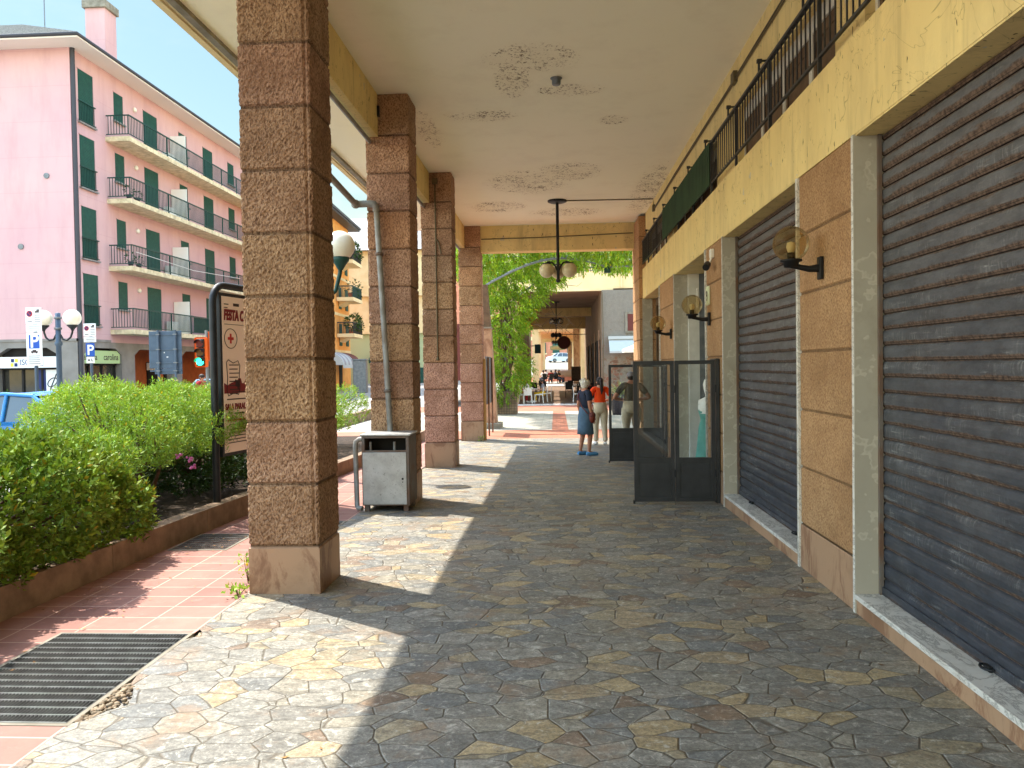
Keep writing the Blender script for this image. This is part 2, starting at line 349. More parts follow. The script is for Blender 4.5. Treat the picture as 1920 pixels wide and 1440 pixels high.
# ------------------------------------------------------------------ mesh helpers
ORG = {}
class MB:
    def __init__(s): s.v = []; s.f = []; s.mi = []; s.t = []; s.sm = []
    def add(s, vs, fs, mi=0, tone=None, smooth=False):
        o = len(s.v); s.v += [tuple(p) for p in vs]
        for f in fs: s.f.append(tuple(i+o for i in f)); s.mi.append(mi); s.t.append(tone); s.sm.append(smooth)
        return s
    def box(s, x0, x1, y0, y1, z0, z1, mi=0, tone=None, b=0.0):
        if b <= 0:
            vs = [(x0,y0,z0),(x1,y0,z0),(x1,y1,z0),(x0,y1,z0),(x0,y0,z1),(x1,y0,z1),(x1,y1,z1),(x0,y1,z1)]
            return s.add(vs, [(0,3,2,1),(4,5,6,7),(0,1,5,4),(1,2,6,5),(2,3,7,6),(3,0,4,7)], mi, tone)
        bm = bmesh.new(); bmesh.ops.create_cube(bm, size=1)
        for v in bm.verts: v.co = Vector(((x0+x1)/2+v.co.x*(x1-x0), (y0+y1)/2+v.co.y*(y1-y0), (z0+z1)/2+v.co.z*(z1-z0)))
        bmesh.ops.bevel(bm, geom=bm.edges[:], offset=b, segments=2, affect='EDGES', profile=.5)
        s.bm(bm, mi, tone); return s
    def bm(s, bm, mi=0, tone=None, smooth=False):
        bm.verts.index_update()
        s.add([v.co[:] for v in bm.verts], [[v.index for v in f.verts] for f in bm.faces], mi, tone, smooth); bm.free()
    def obox(s, cen, size, rz=0, rx=0, ry=0, mi=0, tone=None):
        e = Euler((rx, ry, rz)).to_matrix(); h = [x/2 for x in size]
        vs = [Vector(cen)+e@Vector((a*h[0], b*h[1], d*h[2])) for d in (-1,1) for a, b in ((-1,-1),(1,-1),(1,1),(-1,1))]
        return s.add(vs, [(0,3,2,1),(4,5,6,7),(0,1,5,4),(1,2,6,5),(2,3,7,6),(3,0,4,7)], mi, tone)
    def prism(s, poly, y0, y1, axis='y', mi=0, tone=None):
        n = len(poly)
        if axis == 'y': P = lambda a, b, t: (a, t, b)
        elif axis == 'x': P = lambda a, b, t: (t, a, b)
        else: P = lambda a, b, t: (a, b, t)
        vs = [P(a, b, y0) for a, b in poly]+[P(a, b, y1) for a, b in poly]
        return s.add(vs, [tuple(range(n))[::-1], tuple(range(n, 2*n))]+[(i, (i+1) % n, n+(i+1) % n, n+i) for i in range(n)], mi, tone)
    def tube(s, pts, r, n=8, mi=0, tone=None, cap=True):
        pts = [Vector(p) for p in pts]; k = len(pts); rs = r if isinstance(r, (list, tuple)) else [r]*k
        vs = []; prev = None
        for i, p in enumerate(pts):
            d = (pts[min(i+1, k-1)]-pts[max(i-1, 0)]).normalized()
            if prev is None:
                a = Vector((0,0,1)) if abs(d.z) < .9 else Vector((1,0,0)); u = d.cross(a).normalized()
            else:
                u = (prev-d*prev.dot(d)).normalized()
            prev = u; w = d.cross(u)
            for j in range(n):
                an = 2*PI*j/n; vs.append(p+(u*math.cos(an)+w*math.sin(an))*rs[i])
        fs = [(i*n+j, i*n+(j+1) % n, (i+1)*n+(j+1) % n, (i+1)*n+j) for i in range(k-1) for j in range(n)]
        s.add(vs, fs, mi, tone, True)
        if cap: s.add(vs[:n], [tuple(range(n))[::-1]], mi, tone); s.add(vs[-n:], [tuple(range(n))], mi, tone)
        return s
    def lathe(s, prof, cx, cy, n=20, mi=0, tone=None, sx=1, sy=1):
        vs = [(cx+r*sx*math.cos(2*PI*j/n), cy+r*sy*math.sin(2*PI*j/n), z) for r, z in prof for j in range(n)]
        fs = [(i*n+j, i*n+(j+1) % n, (i+1)*n+(j+1) % n, (i+1)*n+j) for i in range(len(prof)-1) for j in range(n)]
        return s.add(vs, fs, mi, tone, True)
    def ball(s, cen, r, n=16, mi=0, tone=None):
        rr = r if isinstance(r, (tuple, list)) else (r, r, r); m = max(6, n//2)
        vs = [(cen[0], cen[1], cen[2]-rr[2])]
        for i in range(1, m):
            a = -PI/2+PI*i/m
            vs += [(cen[0]+rr[0]*math.cos(a)*math.cos(2*PI*j/n), cen[1]+rr[1]*math.cos(a)*math.sin(2*PI*j/n), cen[2]+rr[2]*math.sin(a)) for j in range(n)]
        vs.append((cen[0], cen[1], cen[2]+rr[2]))
        fs = [(0, 1+(j+1) % n, 1+j) for j in range(n)]
        for i in range(m-2): fs += [(1+i*n+j, 1+i*n+(j+1) % n, 1+(i+1)*n+(j+1) % n, 1+(i+1)*n+j) for j in range(n)]
        L = len(vs)-1; o = 1+(m-2)*n; fs += [(o+j, o+(j+1) % n, L) for j in range(n)]
        return s.add(vs, fs, mi, tone, True)
    def build(s, name, mats, parent=None):
        me = bpy.data.meshes.new(name); org = ORG.get(parent.name, Vector()) if parent else Vector()
        vs = np.array(s.v, dtype=np.float64).reshape(-1, 3)-np.array(org)
        me.from_pydata(vs.tolist(), [], s.f)
        if not isinstance(mats, (list, tuple)): mats = [mats]
        for m in mats: me.materials.append(M[m] if isinstance(m, str) else m)
        me.polygons.foreach_set('material_index', s.mi); me.polygons.foreach_set('use_smooth', s.sm)
        a = me.attributes.new('tone', 'FLOAT_COLOR', 'FACE'); arr = np.ones((len(s.f), 4), dtype=np.float32)
        for i, t in enumerate(s.t):
            if t is not None: arr[i, :3] = t
        a.data.foreach_set('color', arr.ravel()); me.update()
        o = bpy.data.objects.new(name, me); COL.objects.link(o)
        if parent: o.parent = parent; ORG[o.name] = org
        else: ORG[o.name] = Vector()
        return o
def raw(name, V, F, tones, m, parent=None):
    """quads from numpy arrays: leaves"""
    me = bpy.data.meshes.new(name); org = np.array(ORG.get(parent.name, Vector())) if parent else np.zeros(3)
    V = V-org; nf = len(F)
    me.vertices.add(len(V)); me.vertices.foreach_set('co', V.astype(np.float32).ravel())
    me.loops.add(nf*4); me.loops.foreach_set('vertex_index', F.astype(np.int32).ravel())
    me.polygons.add(nf); me.polygons.foreach_set('loop_start', np.arange(0, nf*4, 4, dtype=np.int32))
    me.update(calc_edges=True)
    a = me.attributes.new('tone', 'FLOAT_COLOR', 'FACE'); arr = np.ones((nf, 4), dtype=np.float32); arr[:, :3] = tones
    a.data.foreach_set('color', arr.ravel()); me.materials.append(M[m]); me.update()
    o = bpy.data.objects.new(name, me); COL.objects.link(o)
    if parent: o.parent = parent; ORG[o.name] = Vector(org)
    return o
def thing(name, label, cat, loc=(0,0,0), rz=0, group=None):
    o = bpy.data.objects.new(name, None); COL.objects.link(o); o.empty_display_size = .2
    o.location = loc; o.rotation_euler = (0,0,rz); o['label'] = label; o['category'] = cat
    if group: o['group'] = group
    ORG[o.name] = Vector(loc); return o
def tag(o, label, cat, group=None):
    o['label'] = label; o['category'] = cat
    if group: o['group'] = group
    return o
def kind(o, k): o['kind'] = k; return o
def dup(o, loc=None, rz=None, label=None, parent=None):
    n = o.copy(); COL.objects.link(n)
    if parent: n.parent = parent
    if loc is not None: n.location = loc
    if rz is not None: n.rotation_euler = (0,0,rz)
    if label: n['label'] = label
    for ch in list(o.children): dup(ch, parent=n)
    ORG[n.name] = Vector(n.location); return n
_tmp = []
def text(body, size, loc, rz, m, parent, name='lettering', ext=.003, align='LEFT', sx=1.0, shear=0.0, rx=PI/2, off=0.0):
    cu = bpy.data.curves.new('t', 'FONT'); cu.body = body; cu.size = size; cu.extrude = ext; cu.align_x = align; cu.shear = shear; cu.offset = off
    o = bpy.data.objects.new('t', cu); COL.objects.link(o)
    dg = bpy.context.evaluated_depsgraph_get(); dg.update()
    me = bpy.data.meshes.new_from_object(o.evaluated_get(dg)); bpy.data.objects.remove(o)
    org = ORG.get(parent.name, Vector()) if parent else Vector()
    me.transform(Matrix.Translation(Vector(loc)-org) @ Euler((rx, 0, rz)).to_matrix().to_4x4() @ Matrix.Diagonal((sx,1,1,1)))
    me.materials.clear(); me.materials.append(M[m])
    o = bpy.data.objects.new(name, me); COL.objects.link(o); o.parent = parent; ORG[o.name] = org
    return o
def gz(y):
    return float(np.interp(y, [8, 14.35, 19.9, 39, 60, 108, 150], [0, -.09, -.13, -.2, -.15, 1.25, 3.2]))

# ------------------------------------------------------------------ camera, sky, sun
F_, CAMH = 1450.0, 1.8
yaw = math.atan(83/F_); pit = math.atan(33.5/F_); rol = .0153
fw = Vector((-math.sin(yaw)*math.cos(pit), math.cos(yaw)*math.cos(pit), -math.sin(pit)))
rt = fw.cross(Vector((0,0,1))).normalized(); up = rt.cross(fw)
r2 = rt*math.cos(rol)-up*math.sin(rol); u2 = rt*math.sin(rol)+up*math.cos(rol)
cd = bpy.data.cameras.new('camera'); cam = bpy.data.objects.new('camera', cd); COL.objects.link(cam)
cam.matrix_world = Matrix(((r2.x,u2.x,-fw.x,0),(r2.y,u2.y,-fw.y,0),(r2.z,u2.z,-fw.z,CAMH),(0,0,0,1)))
cd.sensor_width = 36; cd.lens = 36*F_/1920; cd.clip_end = 2000; cd.clip_start = .05
scene.camera = cam
SUN = Vector((-.526, .35, 1.0)).normalized()
w = bpy.data.worlds.new('World'); scene.world = w; w.use_nodes = True
nt = w.node_tree; bg = nt.nodes['Background']
sky = nt.nodes.new('ShaderNodeTexSky'); sky.sky_type = 'NISHITA'; sky.sun_disc = False
sky.sun_elevation = math.asin(SUN.z); sky.sun_rotation = math.atan2(SUN.x, SUN.y)
sky.air_density = 2.0; sky.dust_density = 1.0; sky.ozone_density = 1.0
# sky tint dims the low band ahead; overhead and behind stay bright for fill
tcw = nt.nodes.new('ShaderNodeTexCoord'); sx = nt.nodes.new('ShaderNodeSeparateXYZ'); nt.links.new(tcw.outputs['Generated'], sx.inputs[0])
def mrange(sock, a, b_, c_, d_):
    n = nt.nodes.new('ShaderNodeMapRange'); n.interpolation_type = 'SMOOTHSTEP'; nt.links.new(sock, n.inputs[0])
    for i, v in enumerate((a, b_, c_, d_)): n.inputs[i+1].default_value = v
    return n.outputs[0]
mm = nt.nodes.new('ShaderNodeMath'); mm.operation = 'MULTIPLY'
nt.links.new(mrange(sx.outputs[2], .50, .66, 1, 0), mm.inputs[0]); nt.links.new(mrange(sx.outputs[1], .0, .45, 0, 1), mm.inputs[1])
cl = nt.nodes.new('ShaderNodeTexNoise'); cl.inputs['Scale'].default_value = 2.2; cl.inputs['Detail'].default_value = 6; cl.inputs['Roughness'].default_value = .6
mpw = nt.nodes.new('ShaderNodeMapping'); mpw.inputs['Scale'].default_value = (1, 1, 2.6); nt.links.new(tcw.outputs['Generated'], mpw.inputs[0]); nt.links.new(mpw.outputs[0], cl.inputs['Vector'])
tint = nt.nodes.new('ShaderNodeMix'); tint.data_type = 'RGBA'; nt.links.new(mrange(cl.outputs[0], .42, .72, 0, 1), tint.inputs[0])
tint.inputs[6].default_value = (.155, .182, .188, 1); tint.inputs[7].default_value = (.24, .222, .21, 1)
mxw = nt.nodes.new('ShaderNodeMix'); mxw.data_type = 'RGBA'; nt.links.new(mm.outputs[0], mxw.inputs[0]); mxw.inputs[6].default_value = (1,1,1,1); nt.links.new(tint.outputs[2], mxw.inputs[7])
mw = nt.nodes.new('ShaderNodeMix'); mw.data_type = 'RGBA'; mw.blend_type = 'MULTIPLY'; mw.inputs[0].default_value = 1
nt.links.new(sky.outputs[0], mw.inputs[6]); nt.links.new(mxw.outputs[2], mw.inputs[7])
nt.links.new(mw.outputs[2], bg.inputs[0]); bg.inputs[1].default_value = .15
sd = bpy.data.lights.new('sun', 'SUN'); sd.energy = 2.0; sd.angle = R(.53); sd.color = (1, .93, .82)
so = bpy.data.objects.new('sun', sd); COL.objects.link(so)
so.rotation_euler = (-SUN).to_track_quat('-Z', 'Y').to_euler(); so.location = (-20, 15, 40)
vs_ = scene.view_settings; vs_.view_transform = 'Standard'; vs_.look = 'None'; vs_.gamma = 1; vs_.exposure = 2.35
cy = scene.cycles; cy.use_denoising = True; cy.max_bounces = 10; cy.diffuse_bounces = 6; cy.glossy_bounces = 3; cy.transparent_max_bounces = 12; cy.transmission_bounces = 4
cy.caustics_reflective = False; cy.caustics_refractive = False; cy.sample_clamp_indirect = 6

# ------------------------------------------------------------------ ground
def sheet(name, x0, x1, ys, dz, m, k='structure'):
    b = MB()
    for a, d in zip(ys[:-1], ys[1:]):
        b.add([(x0,a,gz(a)+dz),(x1,a,gz(a)+dz),(x1,d,gz(d)+dz),(x0,d,gz(d)+dz)], [(0,1,2,3)])
    return kind(b.build(name, m), k)
b = MB()
for a, d in ((-30,8),(8,20),(20,39),(39,60),(60,108),(108,150),(150,400)):
    za = gz(a)-.03 if a >= 0 else -.03; zd = gz(d)-.03
    b.add([(-200,a,za),(200,a,za),(200,d,zd),(-200,d,zd)], [(0,1,2,3)])
kind(b.build('ground', 'asphalt'), 'structure')
YS = [-8, 8, 11, 14.35, 17, 19.9]
# flagstone floor with the hole broken beside the grating
b = MB()
def fl(x0, x1, y0, y1):
    b.add([(x0,y0,gz(y0)+.006),(x1,y0,gz(y0)+.006),(x1,y1,gz(y1)+.006),(x0,y1,gz(y1)+.006)], [(0,1,2,3)])
fl(-2.5, 2.6, -8, 3.4); fl(-2.5, 2.6, 5.4, 8)
# ragged edge next to the grating
edge = [(-2.5,3.4),(-2.5,3.78),(-2.44,3.83),(-2.40,3.93),(-2.33,4.0),(-2.36,4.1),(-2.41,4.2),(-2.47,4.28),(-2.5,4.4),(-2.5,5.0),(-2.47,5.04),(-2.42,5.06),(-2.45,5.14),(-2.5,5.2),(-2.5,5.4)]
b.add([(x, y, .006) for x, y in edge]+[(2.6,5.4,.006),(2.6,3.4,.006)], [tuple(range(len(edge)+2))[::-1]])
for a, d in ((8,11),(11,14.35),(14.35,17),(17,19.9),(19.9,20.5)): fl(-2.5, 2.6, a, d)
kind(b.build('flagstone_floor', 'flag'), 'structure')
b = MB()
for (x0,x1,y0,y1) in ((-4.6,-3.42,-8,20),(-3.42,-2.504,-8,3.79),(-3.42,-2.504,5.1,20)):
    for a, d in ((y0, min(8,y1)), (8, min(20,y1))):
        if d > a and a >= y0: b.add([(x0,a,gz(a)),(x1,a,gz(a)),(x1,d,gz(d)),(x0,d,gz(d))], [(0,1,2,3)])
    if y0 > -8: pass
kind(b.build('red_tile_pavement', 'tile'), 'structure')
b = MB()
r_ = random.Random(5)
for i in range(170):
    x = -2.5+r_.random()*.17*abs(math.sin((i*.618)%1*PI)); y = 3.8+r_.random()*.5; s_ = r_.uniform(.006,.02)
    b.ball((x, y, -.012+r_.random()*.012), (s_, s_*r_.uniform(.6,1), s_*.7), 6, tone=[r_.uniform(.6,1.1)]*3)
for i in range(50):
    s_ = r_.uniform(.005,.013); b.ball((-2.48+r_.random()*.06, 5.0+r_.random()*.2, -.01), (s_,s_,s_*.7), 6)
kind(b.build('gravel', mat('rubble', c(170,156,134), c(130,110,88), 20, .95, tone=True)), 'stuff')
# floor gratings
def grating(name, x0, x1, y0, y1, label):
    t = thing(name, label, 'grating', ((x0+x1)/2, (y0+y1)/2, 0))
    b = MB(); n = int((x1-x0)/.021)
    for i in range(n+1):
        x = x0+(x1-x0)*i/n; b.box(x-.0022, x+.0022, y0, y1, gz(y0)-.03, gz(y0)+.006)
    b.build('bars', 'grate', t)
    b = MB(); n = int((y1-y0)/.083)
    for i in range(n+1):
        y = y0+(y1-y0)*i/n; b.box(x0, x1, y-.003, y+.003, gz(y0)-.012, gz(y0)+.008)
    b.build('cross_rods', 'grate_light', t)
    b = MB(); b.box(x0, x1, y0, y1, gz(y0)-.0295, gz(y0)-.024); b.build('pit', 'dark_int', t)
    b = MB(); f = .03
    for q in ((x0-f,x0,y0-f,y1+f),(x1,x1+f,y0-f,y1+f),(x0,x1,y0-f,y0),(x0,x1,y1,y1+f)): b.box(*q, gz(y0)-.03, gz(y0)+.004)
    b.build('frame', 'concrete', t)
M['grate'] = mat('grate_steel', c(92,94,92), c(70,70,68), 9, .55, .4, .4)
M['grate_light'] = mat('grate_rod', c(150,152,150), c(120,120,116), 9, .45, .4, .5)
grating('floor_grating', -3.42, -2.535, 3.79, 5.1, 'large steel floor grating set in the red tiles beside broken paving')
grating('floor_grating', -3.9, -3.35, 7.55, 8.25, 'dark floor grating in the shade beside the planter kerb, left of the nearest column')
grating('floor_grating', -3.2, -2.53, 8.35, 8.95, 'floor grating in red tiles between nearest column and metal cabinet')
# kerb of the planter and soil
b = MB()
def kx(y): return -4.24+.036*y
y = 3.2-1.75*2
while y < 19.5:
    y1 = y+1.74
    P = [(kx(y)-.17,y),(kx(y),y),(kx(y1),y1),(kx(y1)-.17,y1)]
    b.add([(p,q,gz(q)-.03) for p,q in P]+[(p,q,gz(q)+.25) for p,q in P], [(0,1,5,4),(1,2,6,5),(2,3,7,6),(3,0,4,7),(4,5,6,7)])
    y += 1.75
kind(b.build('planter_kerb', 'kerb'), 'structure')
sheet('planter_soil', -7.2, -4.1, [-6, 8, 14.35, 20], .16, 'soil')
b = MB(); b.box(-7.4, -7.2, -8, 34, -.2, .2); kind(b.build('street_kerb', 'kerb'), 'structure')
b = MB(); b.box(-23.2, -20.5, 30, 110, -.4, -.0); b.box(-60, -23.2, 33, 36.4, -.4, 0.0); kind(b.build('far_pavement', 'concrete'), 'structure')
# crossing between the two arcades
sheet('piazza_paving', -7, 14, [20.5, 30, 39], .0, 'paver')
sheet('red_paving_band', -7, 14, [20.5, 23.3], .006, 'tilebrick') if False else None
M['redband'] = tiles('red_brick_paving', .24, .12, c(180,112,86), c(164,98,76), c(140,100,82), msize=.008)
sheet('red_paving_band', -7, 14, [20.52, 23.3], .006, 'redband')
sheet('red_paving_band', -7, 14, [33.6, 38.7], .006, 'redband')
sheet('red_paving_strip', -.15, .35, [23.32, 33.58], .006, 'redband')
b = MB(); b.box(-2.6, 2.4, 38.7, 39.2, -.5, -.14); kind(b.build('stone_step', 'marble'), 'structure')
sheet('far_arcade_floor', -2.6, 2.6, [39.2, 60, 66], .03, 'arcadefloor')
sheet('red_paving_band', -6, 6, [74, 84], .01, 'redband')
sheet('white_paving_band', -6, 6, [66, 74], .012, 'marble')
sheet('far_street', -40, 60, [108, 150], .02, 'concrete')
b = MB(); b.box(-.75, 1.0, 21.6, 21.72, -.15, gz(21.6)+.012)
kind(b.build('drain_channel', 'black_iron'), 'structure')

# dead leaves and scraps lying about
n_ = 260; lx = np.concatenate([rng.uniform(-4.0,-3.2,150), rng.uniform(-3.4,-2.5,50), rng.uniform(-2.4,2.0,60)]); ly = np.concatenate([rng.uniform(4.2,12,150), rng.uniform(5.2,12,50), rng.uniform(3.4,16,60)])
an_ = rng.uniform(0, 6.28, n_); l_ = rng.uniform(.008,.024,n_); zz = np.array([gz(q) for q in ly])+.009
V_ = np.zeros((n_,4,3))
for j_, (u_, v_) in enumerate(((-1,0),(0,.4),(1,0),(0,-.4))):
    V_[:,j_,0] = lx+l_*(u_*np.cos(an_)-v_*np.sin(an_)); V_[:,j_,1] = ly+l_*(u_*np.sin(an_)+v_*np.cos(an_)); V_[:,j_,2] = zz+(0 if j_ % 2 else .004)
M['dryleaf'] = mat('dry_leaf', c(150,112,70), None, rough=.8, tone=True)
kind(raw('leaf_litter', V_.reshape(-1,3), np.arange(4*n_).reshape(n_,4), rng.uniform(.5,1.5,(n_,1))*np.ones((n_,3)), 'dryleaf'), 'stuff')

# ------------------------------------------------------------------ the arcade building
CZ = 5.42
arc = thing('arcade_building', 'yellow arcade building with rough stone columns, cream ceiling and rolled-down shop shutters', 'building', (0,0,0))
def rough_block(b, x0, x1, y0, y1, z0, z1, step, amp, tone, g=.012, margin=False):
    """one course of stone: closed ring with sunk joints above and below and a chiselled surface"""
    nx = max(2, int((x1-x0)/step)); ny = max(2, int((y1-y0)/step)); nz = max(2, int((z1-z0)/step))
    ring = [(x0+(x1-x0)*i/nx, y0, 0, -1) for i in range(nx)]+[(x1, y0+(y1-y0)*i/ny, 1, 0) for i in range(ny)]
    ring += [(x1-(x1-x0)*i/nx, y1, 0, 1) for i in range(nx)]+[(x0, y1-(y1-y0)*i/ny, -1, 0) for i in range(ny)]
    n = len(ring); cxm = (x0+x1)/2; cym = (y0+y1)/2
    e = .006+g*.35
    rows = [(z0, g), (z0+e, g), (z0+e*1.9, 0)]+[(z0+e*1.9+(z1-z0-e*3.8)*i/nz, 0) for i in range(1, nz)]+[(z1-e*1.9, 0), (z1-e, g), (z1, g)]
    vs = []
    for z, ins in rows:
        for x, y, a, d in ring:
            k = 0 if ins else random.uniform(-amp, amp)
            sx = (1 if x > cxm else -1) if abs(abs(x-cxm)-(x1-x0)/2) < 1e-6 else 0
            sy = (1 if y > cym else -1) if abs(abs(y-cym)-(y1-y0)/2) < 1e-6 else 0
            if sx and sy: k -= amp*1.2+(random.uniform(.004,.014) if amp > .002 and random.random() < .16 and not ins else 0)
            if margin and sy < 0 and abs(x-(x1-.042)) < .011: k = -.014
            elif margin and sy < 0 and x > x1-.036 and x < x1-.001: k = .0
            vs.append((x+sx*(k-ins), y+sy*(k-ins), z+(random.uniform(-amp,amp)*.4 if not ins else 0)))
    fs = [(i*n+j, i*n+(j+1) % n, (i+1)*n+(j+1) % n, (i+1)*n+j) for i in range(len(rows)-1) for j in range(n)]
    nr = len(rows)-1; dk = tuple(q*.5 for q in tone)
    b.add(vs, fs, 0, tone)
    for i in range(nr):
        if i < 1 or i >= nr-1:
            for j in range(n): b.t[len(b.t)-len(fs)+i*n+j] = dk
JZ = [.39+.4985*i for i in range(11)]
COLS = [(6.03, .019, .0045), (10.19, .03, .0035), (14.35, .05, .003), (19.9, .06, .003)]
for ci, (y0, st, amp) in enumerate(COLS):
    b = MB(); zs = [gz(y0)-.02]+JZ
    zs = [z for z in zs if z < CZ-.1]+[CZ+.01]
    for i in range(len(zs)-1):
        v = random.uniform(.76, 1.14); tone = (v, v*random.uniform(.93,1.02), v*random.uniform(.88,1.03))
        if ci == 0 and i in (6, 7): tone = (.74, .72, .72)
        if ci in (2, 3) and 1 <= i <= 3: tone = (1.06, .98, 1.14)
        if ci == 1 and i in (7,): tone = (1.02, .9, .84)
        if i > 0: rough_block(b, -2.48, -1.9, y0, y0+.57, zs[i], zs[i+1], st, amp, tone, .013, ci < 2)
    col = b.build('stone_column', 'column', arc)
    b = MB(); rough_block(b, -2.48, -1.9, y0, y0+.57, zs[0], zs[1], st*3, .0008, (1,1,1)); b.build('base_block', 'basestone', col)
# ceiling slab with the overhanging canopy
b = MB(); b.box(-3.78, 7, -9, 20.4, CZ, CZ+.14); b.build('ceiling', 'ceiling', arc)
b = MB(); b.box(-3.86, -3.779, -9.0, 20.4, CZ-.03, CZ+.30); b.box(-3.9,-3.84,-9,20.4,CZ+.22,CZ+.34)
b.build('canopy_edge', 'cream', arc)
b = MB()
for ya, yb in ((-9, 6.03), (6.6, 10.19), (10.76, 14.35), (14.92, 19.9)):
    b2 = MB(); b2.box(-2.475, -2.31, ya-.02, yb+.02, 4.86, CZ+.01); b2.build('edge_beam', 'yellow', arc)
b = MB(); b.box(-1.92, 2.06, 19.96, 20.36, 4.76, CZ+.01); b.build('cross_beam', 'yellow', arc)
b = MB(); b.tube([(-1.88, 19.94, 5.08), (-.5, 19.94, 5.09), (.8, 19.94, 5.12), (2.0, 19.94, 5.15)], .012, 6); b.build('beam_cable', 'cable', arc)
# right-hand wall
b = MB(); b.box(2.115, 2.6, -9, 18.87, 3.39, 4.08); b.build('lintel_band', 'yellow', arc)
b = MB(); rough_block(b, 2.03, 2.55, 18.86, 20.4, gz(19)-.02, .39, .1, .0005, (1,1,1)); 
zs = JZ+[CZ+.01]
for i in range(len(JZ)): 
    if zs[i+1] > zs[i]+.1: rough_block(b, 2.03, 2.55, 18.86, 20.4, zs[i], zs[i+1], .08, .002, [random.uniform(.92,1.06)]*3)
b.build('corner_pillar', 'pilaster', arc)
OPEN = [(1.3, 5.6), (6.9, 9.886), (11.05, 13.9), (15.9, 18.86)]
def pilaster(y0, y1):
    b = MB(); zs = [z for z in JZ if z < 3.3]+[3.40]
    for i in range(len(zs)-1):
        v = random.uniform(.92, 1.05); rough_block(b, 2.122, 2.5, y0+.035, y1-.035, zs[i], zs[i+1], .03, .0015, (v, v*.99, v*.97), .009)
    p = b.build('pilaster', 'pilaster', arc)
    b = MB(); rough_block(b, 2.118, 2.5, y0+.035, y1-.035, gz(y0)-.02, zs[0], .1, .0004, (1,1,1), .004); b.build('base_block', 'basestone', p)
    for (ya, yb) in ((y0, y0+.034), (y1-.034, y1)):
        b = MB(); b.box(2.1, 2.36, ya, yb, gz(ya)-.02, 3.388, b=.004); b.build('marble_edge', 'marble', p)
for a, d in ((-3, 1.3), (5.6, 6.9), (9.886, 11.05), (13.9, 15.9)): pilaster(a, d)
for i, (a, d) in enumerate(OPEN):
    z0 = gz(a)
    for q in (d-.012, a+.001):
        b = MB(); b.box(2.102, 2.34, q, q+.011, z0-.02, 3.386); b.build('jamb', 'jamb', arc)
    b = MB(); b.box(2.118, 2.6, a, d, 3.376, 3.389); b.build('lintel_soffit', 'yellow', arc)
    if i < 2:
        b = MB(); b.box(2.095, 2.6, a+.013, d-.013, .11, .145, b=.004); st = b.build('threshold', 'marble', arc)
        b = MB(); b.box(2.11, 2.6, a+.013, d-.013, -.03, .11); b.build('riser', 'basestone', st)
    else:
        b = MB(); b.box(2.1, 2.6, a+.013, d-.013, z0-.03, z0+.05); st = b.build('threshold', 'marble', arc)
def roller(a, d, z0, z1, label):
    prof = []; z = z0; p = .11; k = 0
    while z < z1-.01:
        for q, o in ((0, .014), (.004, .004), (.012, .0), (.03, -.006), (.06, -.009), (.085, -.006), (.098, .0), (.104, .006)):
            if z+q < z1: prof.append((2.30+o, z+q))
        z += p
    b = MB(); n = len(prof)
    vs = [(x, a+.012, q) for x, q in prof]+[(x, d-.012, q) for x, q in prof]
    b.add(vs, [(i, i+1, n+i+1, n+i) for i in range(n-1)], 0, None, False)
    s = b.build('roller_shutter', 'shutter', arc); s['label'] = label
    b = MB(); b.box(2.275, 2.315, a+.03, d-.03, z0-.0, z0+.06, b=.005); b.build('bottom_bar', 'shutter', s)
    for y in ((a+d)/2-.9, (a+d)/2+.75):
        b = MB(); b.tube([(2.26+.05*math.cos(t)*.6, y+.05*math.sin(t), z0+.02) for t in [i*PI/6 for i in range(13)]], .007, 6, cap=False); b.box(2.255,2.285,y-.03,y+.03,z0+.002,z0+.03)
        b.build('lock_ring', 'black_iron', s)
    for q in (d-.04, a+.0125):
        b = MB(); b.box(2.262, 2.288, q, q+.0275, z0, z1); b.build('guide_rail', 'rusty', s)
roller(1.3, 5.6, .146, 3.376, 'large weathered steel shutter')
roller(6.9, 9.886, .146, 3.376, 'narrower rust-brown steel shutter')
# third opening: shop front with white door frame; fourth: dark door
def shopfront(a, d, z0, tone, label, x=2.42):
    b = MB()
    b.box(x, x+.06, a+.012, a+.10, z0+.05, 3.37); b.box(x, x+.06, d-.10, d-.012, z0+.05, 3.37)
    b.box(x, x+.06, a+.10, d-.10, 3.2, 3.37); b.box(x, x+.06, a+.10, d-.10, z0+.05, z0+.17); m = (a+d)/2
    b.box(x, x+.06, m-.05, m+.05, z0+.17, 3.2)
    f = b.build('shop_window', tone, arc); f['label'] = label
    b = MB(); b.box(x+.02, x+.03, a+.10, m-.05, z0+.17, 3.2); b.box(x+.02, x+.03, m+.05, d-.10, z0+.17, 3.2); b.build('pane', 'glass', f)
    b = MB(); b.box(3.3, 3.4, a-.3, d+.3, -.3, 3.5); b.box(2.6, 3.4, a-.3, a, -.3, 3.5); b.box(2.6, 3.4, d, d+.3, -.3, 3.5); b.box(2.5,3.4,a-.3,d+.3,-.3,-.1); b.build('shop_interior', 'shopint', f)
M['shopint'] = mat('shop_interior', c(150,146,138), c(120,116,108), 1, .9)
shopfront(11.05, 13.9, gz(12), 'white_paint', 'white framed shop window', 2.78)
b = MB(); b.box(2.345, 2.53, 13.80, 13.887, gz(13.8)+.05, 3.374); sp = b.build('side_panel', 'white_paint', arc)
b = MB(); b.box(2.531, 2.68, 13.81, 13.887, gz(13.8)+.05, 3.374); b.build('grey_panel', 'grey_metal', sp)
shopfront(15.9, 18.86, gz(17), 'brown_wood', 'dark framed shop window')
